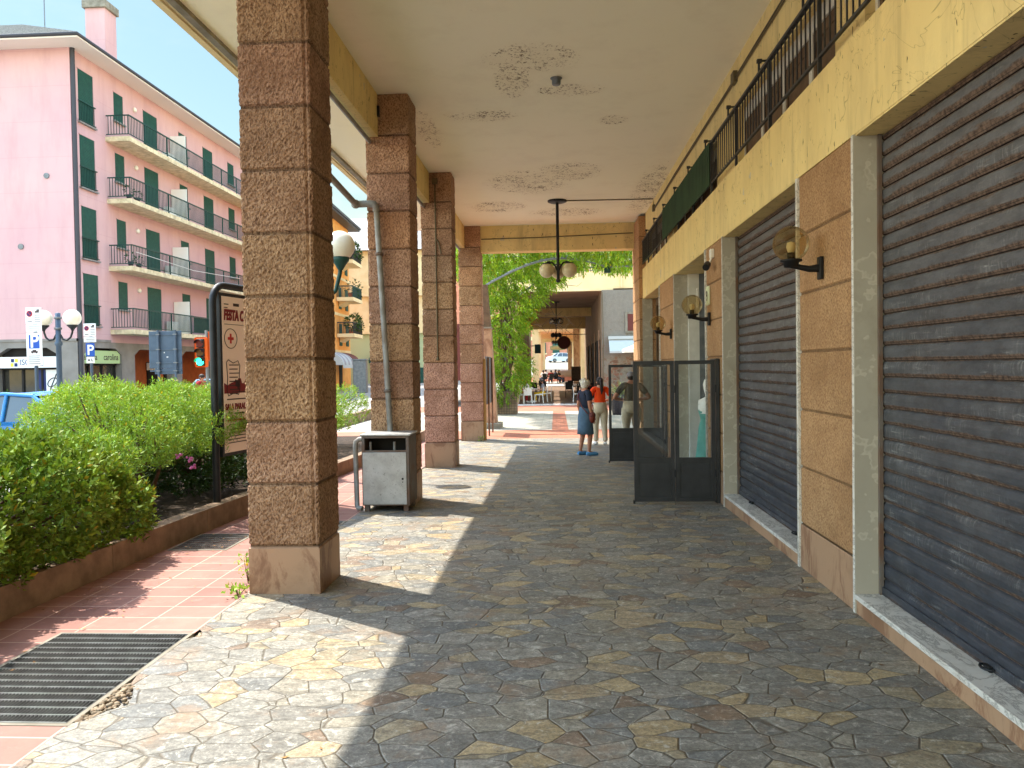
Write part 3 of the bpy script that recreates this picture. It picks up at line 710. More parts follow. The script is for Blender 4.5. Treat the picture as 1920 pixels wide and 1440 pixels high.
# mezzanine storey: wall with window runs behind the railing
b = MB()
WIN = [(3.0, 5.62), (6.2, 9.4), (10.6, 14.4), (15.4, 18.2)]
b.box(2.2, 2.7, -9, 18.87, 4.80, CZ+.01)
ys = [-9]+[q for wv in WIN for q in wv]+[18.87]
for i in range(0, len(ys), 2): b.box(2.2, 2.7, ys[i], ys[i+1], 4.08, 4.80)
b.build('upper_wall', 'yellow', arc)
for a, d in WIN:
    b = MB(); n = max(2, round((d-a)/.75)); x = 2.27
    b.box(x, x+.05, a, d, 4.66, 4.80)
    b.box(x-.03, x+.05, a, d, 4.081, 4.11)
    for i in range(n+1):
        y = a+(d-a)*i/n; b.box(x, x+.05, max(a, y-.045), min(d, y+.045), 4.11, 4.66)
    wv = b.build('mezzanine_window', 'white_paint', arc)
    b = MB()
    for i in range(n):
        ya = a+(d-a)*i/n+.045; yb = a+(d-a)*(i+1)/n-.045
        b.box(x+.015, x+.04, ya, yb, 4.11, 4.66)
        b.box(x+.005, x+.015, ya+.02, ya+.07, 4.13, 4.64); b.box(x+.005, x+.015, yb-.07, yb-.02, 4.13, 4.64); b.box(x+.005,x+.015,ya+.07,yb-.07,4.55,4.64)
    b.build('window_panel', 'brown_wood', wv)
# balcony railing
rail = MB(); rail.box(2.10, 2.14, -3, 18.85, 4.735, 4.765); rail.box(2.108, 2.132, -3, 18.85, 4.20, 4.225)
rl = rail.build('balcony_railing', 'dark_frame', arc)
b = MB(); y = -3.0
while y < 18.85: b.box(2.114, 2.126, y-.006, y+.006, 4.225, 4.735); y += .115
b.build('balusters', 'dark_frame', rl)['kind'] = 'stuff'
y = -2.2
while y < 18.8:
    b = MB(); b.box(2.105, 2.135, y-.012, y+.012, 4.081, 4.735); b.build('rail_post', 'dark_frame', rl)
    b = MB(); b.tube([(2.12, y+.4, 4.765), (2.12, y+.4, 4.86), (2.15, y+.4, 4.89), (2.2, y+.4, 4.89)], .012, 6); b.box(2.1,2.15,y+.38,y+.42,4.87,4.905); b.build('rail_bracket', 'dark_frame', rl)
    y += 1.42
b = MB(); b.box(2.094, 2.099, 10.6, 15.2, 4.19, 4.77)
y = 10.6
while y < 15.2: b.box(2.090, 2.094, y, y+.03, 4.19, 4.77); y += .115
b.build('green_screen', mat('green_mesh', c(38,62,40), c(48,76,48), 3, .8), rl)
# upper storeys (they shade the crossing and close the top)
b = MB(); b.box(-2.36, 7, -9, 20.4, CZ+.14, 17); b.box(3.5, 7, -9, 19.99, -.2, CZ); b.box(2.56, 7, 20.0, 20.39, -.2, CZ); b.build('upper_storeys', 'cream', arc)
b = MB(); b.tube([(-2.42, 6.7, 4.80), (-2.42, 19.8, 4.80)], .03, 6); b.build('conduit', 'pipe', arc)
b = MB(); b.box(-3.7, -3.62, 6.2, 19.6, CZ-.05, CZ-.001); b.build('soffit_strip', 'concrete', arc)
b = MB(); b.box(-1.898, -1.83, 20.05, 20.10, gz(20), 2.0); b.build('corner_board', mat('tan_board', c(196,160,104), None), arc)

# ------------------------------------------------------------------ lamps and fittings of the arcade
def wall_lamp(y, z, label):
    t = thing('wall_lamp', label, 'wall lamp', (2.115, y, z), group='globe lamps on the stone piers')
    x = 2.115; b = MB()
    b.box(x-.03, x+.004, y-.035, y+.035, z-.09, z+.09, b=.008); b.build('wall_plate', 'black', t)
    b = MB(); b.tube([(x-.02, y, z), (x-.10, y, z-.005), (x-.17, y, z+.01), (x-.24, y, z+.03)], [.034, .026, .022, .026], 10); b.build('arm', 'black', t)
    b = MB(); b.lathe([(.0, z+.01), (.055, z+.01), (.06, z+.05), (.085, z+.055), (.085, z+.07), (.05, z+.075), (.0, z+.075)], x-.24, y, 20); b.build('holder', 'black', t)
    b = MB(); b.ball((x-.24, y, z+.195), .14, 28); g = b.build('globe', 'amber', t)
    b = MB(); b.lathe([(.0,z+.07),(.032,z+.07),(.032,z+.125),(.0,z+.125)], x-.24, y, 14, mi=1); b.lathe([(.0,z+.12),(.022,z+.125),(.036,z+.17),(.03,z+.205),(.0,z+.215)], x-.24, y, 14); b.build('bulb', ['opal_dirty', 'black'], t)
    return t
wall_lamp(6.28, 2.54, 'smoked globe wall lamp on the stone pier between the two steel shutters')
wall_lamp(10.76, 2.405, 'amber globe wall lamp on the pier right of the white framed shop window')
wall_lamp(14.3, 2.345, 'amber globe wall lamp on the farthest pier, above the rear metal screen')
def pendant(x, y, zc, drop, label, gm='opal_dirty'):
    t = thing('pendant_lamp', label, 'hanging lamp', (x, y, zc), group='globe lamps hanging in the arcades')
    zb = zc-drop
    b = MB(); b.tube([(x,y,zc),(x,y,zb)], .035, 10); b.ball((x,y,zb),(.055,.055,.05),10); b.build('stem', 'black_iron', t)
    b = MB(); b.lathe([(.0,zc-.001),(.21,zc-.001),(.21,zc-.03),(.16,zc-.05),(.0,zc-.06)], x, y, 24); b.build('ceiling_rose', 'black_iron', t)
    for k in range(3):
        a = k*PI/2; dx, dy = math.cos(a), math.sin(a)
        b = MB(); b.tube([(x+dx*r_, y+dy*r_, zb+h_) for r_, h_ in ((.02,.22),(.06,.32),(.12,.39),(.19,.41),(.25,.395))], .02, 8)
        b.lathe([(.0,zb+.40),(.085,zb+.385),(.10,zb+.36),(.0,zb+.355)], x+dx*.25, y+dy*.25, 14); b.build('arm', 'black_iron', t)
        b = MB(); b.ball((x+dx*.25, y+dy*.25, zb+.225), .165, 22); b.build('globe', gm, t)
    return t
pendant(.075, 17.1, CZ, 1.75, 'black pendant lamp with three cloudy globes under the cream arcade ceiling')
b = MB(); b.tube([(.28,17.1,CZ-.012),(1.2,17.12,CZ-.014),(2.17,17.15,CZ-.012),(2.18,17.15,CZ-.2)], .012, 6)
b.tube([(2.185, 17.1, 5.2), (2.185, 14, 5.22), (2.185, 10, 5.2), (2.185, 6, 5.24), (2.185, -4, 5.24)], .011, 6)
b.tube([(2.185, 17.1, 5.17), (2.185, 14, 5.18), (2.185, 10, 5.17), (2.185, 6, 5.2), (2.185, -4, 5.2)], .009, 6)
b.box(2.15, 2.21, 9.4, 9.55, 5.14, 5.27); b.box(2.15, 2.21, 17.05, 17.2, 5.14, 5.27)
tag(b.build('power_cable', 'cable'), 'thin power cable clipped along the yellow upper wall and ceiling with small junction boxes', 'cable')
b = MB(); b.lathe([(.0,CZ-.085),(.05,CZ-.085),(.055,CZ-.07),(.055,CZ-.012),(.075,CZ-.008),(.075,CZ-.001),(.0,CZ-.001)], .053, 9.85, 20)
tag(b.build('ceiling_spotlight', 'grey_metal'), 'small round metal fitting on the cream ceiling beside flaking paint', 'ceiling light')
t = thing('security_camera', 'small dark security camera fixed high on the pier beside the narrow shutter', 'camera', (2.11, 10.5, 3.2))
b = MB(); b.box(2.07, 2.121, 10.45, 10.55, 3.2, 3.32, b=.01); b.tube([(2.09,10.5,3.2),(2.06,10.48,3.13),(2.03,10.44,3.10)], .015, 8); b.build('mount', 'white_plastic', t)
b = MB(); b.tube([(2.04,10.5,3.12),(1.99,10.36,3.06)], .045, 12); b.build('housing', 'black', t)
t = thing('number_plate', 'pale oval plate with the number 9 on the pier above the metal screen', 'number plate', (2.11, 10.83, 2.72))
b = MB(); b.box(2.095, 2.121, 10.74, 10.94, 2.60, 2.86, b=.012); b.build('plate', mat('pale_plate', c(206,212,176), None, rough=.4), t)
text('9', .2, (2.094, 10.90, 2.66), -PI/2, 'ink', t)
# rod on the third column and drain pipe on the second one
b = MB(); b.tube([(-2.20, 14.33, CZ-.15), (-2.20, 14.335, 1.95)], .013, 6); b.box(-2.25,-2.15,14.30,14.345,CZ-.22,CZ-.12); b.ball((-2.2,14.33,1.95),.03,8)
b.tube([(-2.2,14.33,4.2),(-2.14,14.32,4.1),(-2.1,14.32,3.9)],.012,5)
tag(b.build('conduit_pipe', 'cable'), 'thin conduit rod running down the face of the third column', 'pipe')
t = thing('drain_pipe', 'grey drain pipe turning down the second column into the metal cabinet', 'pipe', (-2.3, 10.1, 3.96))
b = MB(); b.tube([(-2.60, 6.7, 4.20), (-2.60, 10.02, 3.965)], .04, 12); b.ball((-2.60,10.08,3.96),(.06,.075,.06),12); b.tube([(-2.62,10.1,3.96),(-2.40,10.1,3.965)], .046, 12); b.tube([(-2.42,10.1,3.965),(-2.36,10.1,3.955),(-2.335,10.1,3.92),(-2.33,10.1,3.86)], .048, 12)
b.tube([(-2.33,10.1,3.88),(-2.25,10.1,2.2),(-2.2,10.1,.96)], .038, 12); b.build('pipe_run', 'pipe', t)
for z, x in ((3.3,-2.302),(1.5,-2.224)):
    b = MB(); b.lathe([(.040,z-.02),(.052,z-.02),(.052,z+.02),(.040,z+.02)], x, 10.1, 14); b.box(x-.02,x+.02,10.1,10.19,z-.015,z+.015); b.build('pipe_clamp', 'rusty', t)
b = MB(); b.box(-2.40, -2.28, 10.155, 10.19, CZ-.30, CZ-.16); tag(b.build('hole_patch', 'black'), 'small dark square hole near the top of the second column', 'vent')  # black box stands in for the dark of a hole
# metal cabinet
t = thing('metal_cabinet', 'battered zinc utility cabinet standing against the second column', 'cabinet', (-2.18, 9.9, 0))
b = MB(); x0, x1, y0, y1 = -2.47, -1.87, 9.64, 10.17
for q in ((x0,x0+.035,y0,y1,.06,.945),(x1-.035,x1,y0,y1,.06,.945),(x0,x1,y1-.03,y1-.002,.06,.945)): b.box(*q)
b.box(x0+.036,x1-.036,y0+.003,y0+.03,.06,.12); b.box(x0+.036,x1-.036,y0+.003,y0+.03,.72,.76); b.box(x0+.036,x1-.036,y0+.003,y0+.03,.915,.944)
b.box(x0+.036,x1-.036,y0+.35,y0+.36,.06,.944,mi=1); b.box(x0+.036,x1-.036,y0+.03,y0+.35,.06,.08,mi=1)
b.build('frame', ['rusty', 'dark_int'], t)
b = MB(); b.box(x0-.02, x1+.02, y0-.02, y1, .945, .965, b=.004); b.build('lid', 'zinc', t)
b = MB(); b.box(x0+.012, x1-.03, y0-.014, y0+.002, .075, .735, b=.004); d_ = b.build('door', 'zinc', t)
b = MB(); b.tube([(x1-.08,y0-.018,.40),(x1-.08,y0-.011,.40)], .014, 10); b.tube([(x1-.08,y0-.017,.36),(x1-.08,y0-.011,.36)], .007, 8); b.build('keyhole', 'black', d_)
b = MB()
for px in (-2.38, -2.07): b.tube([(px, y0+.1, .62),(px,y0+.1,.86)], .018, 8)
b.build('inner_pipe', 'pipe', t)
for px in (x0+.05, x1-.05):
    for py in (y0+.05, y1-.06):
        b = MB(); b.box(px-.03, px+.03, py-.03, py+.03, -.03, .06); b.build('foot', 'rusty', t)
b = MB(); b.tube([(x0+.02,y0+.05,.90),(x0-.04,y0+.04,.90),(x0-.085,y0+.04,.87),(x0-.09,y0+.04,.80),(x0-.08,y0+.03,.06),(x0-.06,y0+.0,.03),(x0+.0,y0-.02,.03)], .032, 12); b.build('side_pipe', 'pipe', t)

# ------------------------------------------------------------------ folding metal screens
def screen(y, z0, xs, hgt, low, label):
    t = thing('metal_screen', label, 'metal screen', (xs[0], y, z0), group='black glazed metal screens standing by the shop fronts')
    fz = .05
    for a, d in zip(xs[:-1], xs[1:]):
        a += .004; d -= .004
        b = MB()
        b.box(a, a+fz, y-.02, y+.02, z0+.03, z0+hgt); b.box(d-fz, d, y-.02, y+.02, z0+.03, z0+hgt)
        for q in (z0+.03, z0+low, z0+hgt-fz): b.box(a+fz, d-fz, y-.019, y+.019, q, q+fz)
        lf = b.build('leaf_frame', 'dark_frame', t)
        b = MB(); b.box(a+fz, d-fz, y-.006, y+.006, z0+.08, z0+low); b.box(a+fz+.03, d-fz-.03, y-.012, y-.0061, z0+.11, z0+low-.03); b.box(a+fz, d-fz, y-.011, y-.0062, z0+low*.42, z0+low*.42+.012)
        b.build('lower_panel', 'dark_frame', lf)
        b = MB(); b.box(a+fz, d-fz, y-.003, y+.003, z0+low+fz, z0+hgt-fz); b.build('pane', 'glass', lf)
        b = MB()
        for q in (.35, 1.45): b.tube([(d+.004, y-.022, z0+q), (d+.004, y-.022, z0+q+.1)], .011, 8)
        b.build('hinge', 'black_iron', lf)
    b = MB(); b.box(xs[0]-.012, xs[0]+.012, y-.03, y+.03, z0-.01, z0+.05); b.build('floor_bolt', 'black_iron', t)
    b = MB(); b.box(xs[-1]+.006, xs[-1]+.05, y-.03, y+.35, z0+.0, z0+hgt+.02); b.build('wall_leaf', 'dark_frame', t)
screen(10.18, gz(10.18), (1.0, 1.535, 2.06), 1.87, .555, 'nearer black metal screen with glass tops standing across the shop fronts')
screen(14.95, gz(14.95), (1.0, 1.53, 2.06), 1.89, .62, 'farther black metal screen behind the nearer one, next to the white-haired woman')
# mannequin and curtain in the shop
t = thing('mannequin', 'white mannequin in a long teal dress inside the shop window', 'mannequin', (2.47, 12.75, gz(12.75)))
b = MB(); z = gz(12.75)
b.lathe([(.0,z+1.62),(.06,z+1.60),(.085,z+1.52),(.07,z+1.43),(.05,z+1.36),(.05,z+1.32),(.16,z+1.26),(.17,z+1.15),(.15,z+1.05)], 2.47, 12.75, 16, sy=1.1); b.build('body', 'white_plastic', t)
b = MB(); b.lathe([(.165,z+1.2),(.16,z+1.08),(.125,z+.95),(.16,z+.82),(.19,z+.5),(.23,z+.2),(.24,z+.07)], 2.47, 12.75, 26); b.build('dress', 'teal_cloth', t)
t = thing('curtain', 'pale grey curtain hanging inside the white framed shop window', 'curtain', (2.9, 12.9, 0))
b = MB(); n = 40; vs = []
for i in range(n+1):
    y = 12.55+1.2*i/n; x = 2.9+.03*math.sin(i*1.9)
    vs += [(x, y, gz(13)+.1), (x, y, 3.2)]
b.add(vs, [(2*i, 2*i+2, 2*i+3, 2*i+1) for i in range(n)], smooth=True); b.build('curtain_cloth', mat('curtain_cloth', c(206,208,206), None, rough=.9), t)
b = MB(); b.tube([(2.9,12.4,3.15),(2.9,13.85,3.15)], .012, 8); b.build('rail', 'grey_metal', t)
b = MB(); b.tube([(2.40, 13.2+.06*math.sin(a*2)+.05*a/3, 2.9+.16*math.cos(a)) for a in [i*.35 for i in range(19)]], .008, 6)
tag(b.build('wire_ornament', 'white_plastic'), 'looped white wire ornament hanging in the shop window above the amber lamp', 'ornament')

# ------------------------------------------------------------------ poster stand
pd = Vector((math.sin(R(10.5)), math.cos(R(10.5)), 0)); prz = R(90-10.5); pn = Vector((math.cos(R(10.5)), -math.sin(R(10.5)), 0))
p0 = Vector((-4.06, 8.98, .16))
t = thing('poster_stand', 'black pipe stand holding a pink festival poster in the planter behind the nearest column', 'poster stand', p0)
L_ = 1.75; b = MB(); pts = [p0, p0+Vector((0,0,2.45))]
for i in range(1, 6):
    a = i*PI/10; pts.append(p0+Vector((0,0,2.45))+pd*(.22-.22*math.cos(a))+Vector((0,0,.22*math.sin(a))))
pts2 = [p0+pd*L_+(q-p0)-pd*(2*(q-p0).dot(pd)) for q in pts][::-1]
b.tube(pts+pts2, .043, 12); b.build('pipe_frame', 'black_iron', t)
q0 = p0+pd*.10+Vector((0,0,.60)); bw, bh = 1.55, 1.98
b = MB(); b.obox(q0+pd*(bw/2)+Vector((0,0,bh/2)), (bw, .05, bh), rz=prz); bd = b.build('board', 'black_iron', t)
fr = pn*.028
b = MB(); b.obox(q0+pd*(bw/2)+Vector((0,0,bh/2))+fr, (bw-.08, .006, bh-.08), rz=prz); pp = b.build('poster', 'poster', bd)
def on(u, v, e=.034): return q0+pd*u+Vector((0,0,v))+pn*e
text('FESTA C', .17, on(.07, 1.66), prz, 'maroon', bd, sx=.66, shear=.12, off=.009)
text('SALA PARADI', .105, on(.06, .56), prz, 'maroon', bd, sx=.74, off=.003)
b = MB()
def bar(u, v, wd, h, mi=0): b.obox(on(u+wd/2, v+h/2, .033), (wd, .003, h), rz=prz, mi=mi)
for k in range(11): bar(.55+.02*(k % 3), 1.50-.062*k, .26 if k % 3 else .2, .014)
for k in range(8): bar(.16, 1.10-.05*k, .2-.03*(k % 2), .012)
bar(.08,1.60,.6,.006); bar(.10,.68,.55,.014); bar(.25,.50,.2,.02)
bar(.10,.42,.62,.022,1); bar(.13,.37,.55,.012)
for k in range(5): bar(.12, .31-.04*k, .5-.05*(k % 2), .01)
bar(.2,.77,.3,.01); bar(.32,.80,.03,.10); bar(.28,.84,.1,.08); bar(.08,1.88-.04,.09,.012); bar(.08,1.80,.07,.01); bar(.27,1.83,.12,.035); bar(.5,1.83,.05,.08)
b.build('small_print', ['ink', 'red_sign'], bd)
b = MB(); bar(.185,1.37,.035,.12,0); bar(.1425,1.4125,.12,.035,0)
b.tube([on(.2025+.13*math.cos(a), 1.43+.12*math.sin(a), .034) for a in [i*PI/16 for i in range(33)]], .004, 5, mi=1, cap=False); b.build('red_cross', ['red_sign', 'ink'], bd)
pts = [on(u, v, .034) for u, v in ((.1,1.14),(.14,1.17),(.24,1.13),(.34,1.16),(.38,1.1),(.36,.95),(.37,.8),(.34,.74),(.24,.76),(.13,.73),(.1,.8),(.12,.95),(.1,1.14))]
b = MB(); b.tube(pts, .005, 5, cap=False); b.build('scroll_outline', 'ink', bd)
b = MB(); sil = [(.045,.66),(.045,.72)]; 
sil = [(.045,.60),(1.5,.60),(1.5,.78),(1.3,.80),(1.1,.76),(.95,.83),(.85,.83),(.84,.79),(.7,.80),(.66,.76),(.58,.77),(.57,.74),(.5,.76),(.46,.72),(.42,.72),(.4,.78),(.34,.78),(.33,.75),(.28,.77),(.26,.74),(.2,.73),(.12,.70),(.045,.73)]
sil = [(u, v+.16) for u, v in sil]
vs = [on(u, v, .0325) for u, v in sil]; b.add(vs, [tuple(range(len(vs)))]); b.build('skyline', 'maroon', bd)

# ------------------------------------------------------------------ plants
def leaves_at(P, D, L, W, tone_rng, spread=.0, droop=0.0, tint=None):
    n = len(P); D = D/np.maximum(np.linalg.norm(D, axis=1, keepdims=True), 1e-6)
    rv = rng.normal(size=(n,3)); rv[:, 2] += 1.2
    S = np.cross(D, rv); S /= np.maximum(np.linalg.norm(S, axis=1, keepdims=True), 1e-6)
    N = np.cross(S, D)
    L = (L*rng.uniform(.7, 1.2, (n,1))); W = W*rng.uniform(.75, 1.15, (n,1))
    a = P; m1 = P+D*L*.5+S*W*.5+N*W*.18; tip = P+D*L-np.array([0,0,1])*L*droop; m2 = P+D*L*.5-S*W*.5+N*W*.18
    V = np.stack([a, m1, tip, m2], 1).reshape(-1, 3); F = np.arange(4*n).reshape(n, 4)
    k = rng.uniform(tone_rng[0], tone_rng[1], (n,1)); T = np.concatenate([k*rng.uniform(.85,1.2,(n,1)), k, k*rng.uniform(.6,1.2,(n,1))], 1)
    dry = rng.random(n) < .025; T[dry] = np.array([2.0,.95,.6])*k[dry]
    return V, F, T
def merge(parts):
    o = 0; Vs, Fs, Ts = [], [], []
    for V, F, T in parts: Vs.append(V); Fs.append(F+o); Ts.append(T); o += len(V)
    return np.concatenate(Vs), np.concatenate(Fs), np.concatenate(Ts)
def shell(blobs, n, jitter=(.82, 1.05)):
    """points on the outside of a union of ellipsoids, with outward directions"""
    vol = np.array([b_[3]*b_[4]+b_[4]*b_[5]+b_[3]*b_[5] for b_ in blobs]); pk = rng.choice(len(blobs), n*3, p=vol/vol.sum())
    B = np.array(blobs)[pk]; d = rng.normal(size=(n*3,3)); d /= np.linalg.norm(d, axis=1, keepdims=True)
    k = rng.uniform(jitter[0], jitter[1], (n*3,1)); P = B[:, :3]+d*B[:, 3:6]*k
    keep = np.ones(len(P), bool)
    for i, b_ in enumerate(blobs):
        q = ((P-np.array(b_[:3]))/np.array(b_[3:6])/.86); keep &= ~(((q**2).sum(1) < 1) & (pk != i))
    keep &= P[:, 2] > .18
    P, d, B = P[keep][:n], d[keep][:n], B[keep][:n]
    nrm = d/B[:, 3:6]; nrm /= np.linalg.norm(nrm, axis=1, keepdims=True)
    return P, nrm
def shoots(P, A, k, L, W, shoot, tone, splay=(.5, 1.25), droop=.05):
    """rosette of k leaves on every shoot"""
    n = len(P); out = []
    A = A/np.linalg.norm(A, axis=1, keepdims=True)
    h = np.cross(A, rng.normal(size=(n,3))); h /= np.linalg.norm(h, axis=1, keepdims=True); h2 = np.cross(A, h)
    for j in range(k):
        an = j*2.4+rng.uniform(-.3,.3,(n,1)); ph = rng.uniform(*splay, (n,1)) if j else np.full((n,1), .15)
        u = shoot*(j/k)*rng.uniform(.8,1.2,(n,1))
        D = A*np.cos(ph)+(h*np.cos(an)+h2*np.sin(an))*np.sin(ph)
        out.append(leaves_at(P-A*u, D, L, W, tone, droop=droop))
    return merge(out)
def shrub(name, label, cat, blobs, nsh, k, L, W, shoot, m, tone, upb=.7, trunk=None, flowers=None, group=None):
    base = (np.mean([b_[0] for b_ in blobs]), np.mean([b_[1] for b_ in blobs]), .16)
    t = thing(name, label, cat, tuple(float(q) for q in base), group=group)
    P, N = shell(blobs, nsh); A = N*.8+rng.normal(size=P.shape)*.28+np.array([0,0,upb])
    parts = [shoots(P, A, k, L, W, shoot, tone)]
    Pi, Ni = shell(blobs, nsh//2, (.35, .82)); parts.append(shoots(Pi, Ni+rng.normal(size=Pi.shape)*.4+np.array([0,0,.4]), max(4, k//2), L*1.1, W*1.1, shoot, tone))
    raw('foliage', *merge(parts), m, t)
    b = MB(); r3 = random.Random(len(label)*7+nsh)
    stems = trunk or [(base[0], base[1])]
    for sx, sy in stems:
        for q in range(5 if trunk else 4*len(blobs)):
            e = blobs[q % len(blobs)] if not trunk else min(blobs, key=lambda B_: (B_[0]-sx)**2+(B_[1]-sy)**2+r3.random()*.8)
            tx, ty, tz = e[0]+r3.uniform(-.7,.7)*e[3], e[1]+r3.uniform(-.7,.7)*e[4], e[2]+r3.uniform(-.1,.5)*e[5]
            mx, my = sx*.6+tx*.4+r3.uniform(-.1,.1), sy*.6+ty*.4+r3.uniform(-.1,.1)
            b.tube([(sx+r3.uniform(-.05,.05), sy+r3.uniform(-.05,.05), .12), (sx*.85+mx*.15, sy*.85+my*.15, .34), (mx, my, .12+(tz-.12)*.6), (tx, ty, tz)], [.035,.028,.018,.006], 7)
    b.build('stem', 'wood_bark', t)
    if flowers:
        b = MB()
        for (fx, fy, fz) in flowers:
            for q in range(9):
                p = Vector((fx+r3.uniform(-.03,.03), fy+r3.uniform(-.03,.03), fz+r3.uniform(-.03,.03)))
                b.ball(p, (.016,.016,.012), 6)
        b.build('blossom', 'petal', t)
    return t
def blobs_box(x0, x1, y0, y1, z, rz_, nx, ny, r, seed=0):
    q = random.Random(seed); out = []
    for i in range(nx):
        for j in range(ny):
            x = x0+(x1-x0)*(i+.5)/nx; y = y0+(y1-y0)*(j+.5)/ny
            out.append((x+q.uniform(-.12,.12), y+q.uniform(-.12,.12), z+q.uniform(-.08,.1), r*q.uniform(.85,1.15), r*q.uniform(.85,1.15), rz_*q.uniform(.88,1.1)))
    return out
b1 = blobs_box(-6.3, -4.1, 3.6, 7.3, .70, .50, 3, 5, .58, 3)+blobs_box(-4.75, -4.1, 3.6, 7.3, .52, .36, 1, 6, .42, 5)+[(-4.22,y_,.40,.24,.34,.26) for y_ in (3.7,4.3,4.9,5.5,6.1,6.7)]
shrub('hedge', 'broad rounded hedge with glossy oval leaves in the planter at left', 'hedge', b1, 6800, 9, .066, .032, .09, 'leaf', (.7,1.35))
b2 = blobs_box(-5.75, -4.45, 7.9, 11.0, 1.22, .44, 2, 4, .52, 8)+[(-6.2,9.6,1.15,.5,.5,.5),(-6.3,10.6,1.15,.5,.5,.5),(-4.6,7.5,.95,.4,.4,.3)]+[(-4.5,8.3,1.08,.42,.5,.34),(-4.2,9.2,1.15,.38,.55,.28),(-4.05,9.9,1.08,.34,.45,.24),(-4.5,9.0,1.3,.4,.5,.34),(-5.2,8.4,1.4,.5,.5,.36)]
shrub('shrub', 'tall feathery shrub with bare twisted stems and few pink blossoms beside poster stand', 'shrub', b2, 5200, 11, .055, .014, .12, 'leaf_bright', (.75,1.35), upb=.9,
      trunk=[(-4.85,8.5),(-4.75,8.7),(-4.95,8.35),(-5.2,9.3),(-5.6,9.6)], flowers=[(-4.2,8.35,.86),(-4.16,8.5,.80),(-4.14,8.55,.72),(-4.5,7.9,.95)])
b3 = blobs_box(-6.9, -4.95, 8.4, 14.0, .58, .5, 2, 5, .62, 4)+[(-4.75,y_,.55,.5,.5,.45) for y_ in (9.9,10.7,11.5,12.3,13.2)]
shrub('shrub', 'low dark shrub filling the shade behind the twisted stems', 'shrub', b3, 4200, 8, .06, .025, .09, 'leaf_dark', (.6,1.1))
b4 = blobs_box(-6.4, -4.5, 14.8, 18.2, .85, .5, 2, 3, .62, 6)
shrub('shrub', 'light green shrub beyond the gap between the first two columns', 'shrub', b4, 1700, 9, .06, .02, .1, 'leaf_bright', (.75,1.35), upb=.9)
b5 = [(-4.35,12.7,.62,.45,.55,.48),(-4.55,13.1,.6,.5,.5,.45),(-4.3,12.4,.45,.3,.35,.3)]
shrub('shrub', 'round dark green bush by the kerb left of the metal cabinet', 'shrub', b5, 1100, 9, .06, .022, .09, 'leaf', (.6,1.1), upb=.8)
b6 = blobs_box(-16.2, -13.4, 19.0, 21.0, .75, .55, 3, 1, .8, 9)
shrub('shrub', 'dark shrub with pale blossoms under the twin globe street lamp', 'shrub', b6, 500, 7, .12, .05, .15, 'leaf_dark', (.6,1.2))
def yucca(x, y, z, n, L, label, group='spiky plants behind the hedge'):
    t = thing('yucca_plant', label, 'yucca', (x, y, .16), group=group)
    Q = random.Random(int(x*100)); Vs = []; Fs = []; T = []
    for i in range(n):
        a = Q.uniform(0, 2*PI); e = Q.uniform(.25, 1.35); l = L*Q.uniform(.7,1.1); wd = .016
        d = Vector((math.cos(a)*math.cos(e), math.sin(a)*math.cos(e), math.sin(e))); s_ = Vector((-math.sin(a), math.cos(a), 0))
        p = Vector((x, y, z)); o = len(Vs); k = Q.uniform(.8,1.4)
        for j in range(5):
            u = j/4; c_ = p+d*l*u+Vector((0,0,-1))*l*.35*u*u*u; ww = wd*(1-u*.9)
            Vs += [c_-s_*ww, c_+s_*ww]
        for j in range(4): Fs.append((o+2*j, o+2*j+1, o+2*j+3, o+2*j+2)); T.append((k,k,k))
    raw('leaf_crown', np.array([v[:] for v in Vs]), np.array(Fs), np.array(T), 'leaf_yucca', t)
    b = MB(); b.tube([(x,y,.1),(x+.02,y,z*.6),(x,y,z+.02)], [.06,.05,.04], 8); b.build('stem', 'wood_bark', t)
yucca(-7.1, 11.6, 1.28, 30, .75, 'spiky yucca poking above the hedge in front of the pale green shop sign')
yucca(-6.3, 11.9, 1.2, 26, .6, 'spiky yucca poking above the hedge below the grey sign back')
yucca(-6.0, 12.7, 1.3, 20, .55, 'spiky yucca behind the tall shrub, under the traffic light')
yucca(-4.95, 15.3, 1.15, 26, .6, 'spiky yucca seen in the gap between the first and second columns')
def weed(x, y, z0, h, n, label):
    t = thing('weed', label, 'weed', (x, y, z0))
    P = np.array([[x, y, z0]])+rng.normal(size=(n,3))*np.array([.05,.05,.0])+np.array([0,0,1])*rng.uniform(.01, h, (n,1))
    D = rng.normal(size=(n,3))*.8+np.array([0,0,.4])
    raw('leaves', *leaves_at(P, D, .05, .028, (.9,1.5)), 'leaf_bright', t)
    b = MB()
    for i in range(5): b.tube([(x,y,z0-.01),(x+random.uniform(-.05,.05),y+random.uniform(-.05,.05),z0+h*random.uniform(.6,1))], .003, 5)
    b.build('stem', 'wood_bark', t)
weed(-2.62, 6.35, 0, .26, 60, 'leafy weed growing out of the paving beside the nearest column')
weed(-2.56, 6.0, 0, .07, 40, 'small flat weed at the front corner of the nearest column')
weed(-1.95, 19.82, gz(19.8), .12, 25, 'tiny weed at the foot of the fourth column')

# ------------------------------------------------------------------ pink apartment block across the street
XF = -23.3; YF = 36.5
pk = thing('pink_apartment_block', 'pink apartment block with dark green shutters, long balconies and grey ground floor shops', 'building', (XF, YF, 0))
b = MB(); b.box(-62, XF, YF, 66, 3.36, 17.55); b.build('wall', 'pink', pk)
FL = [4.15, 7.47, 10.98, 14.2]
b = MB()
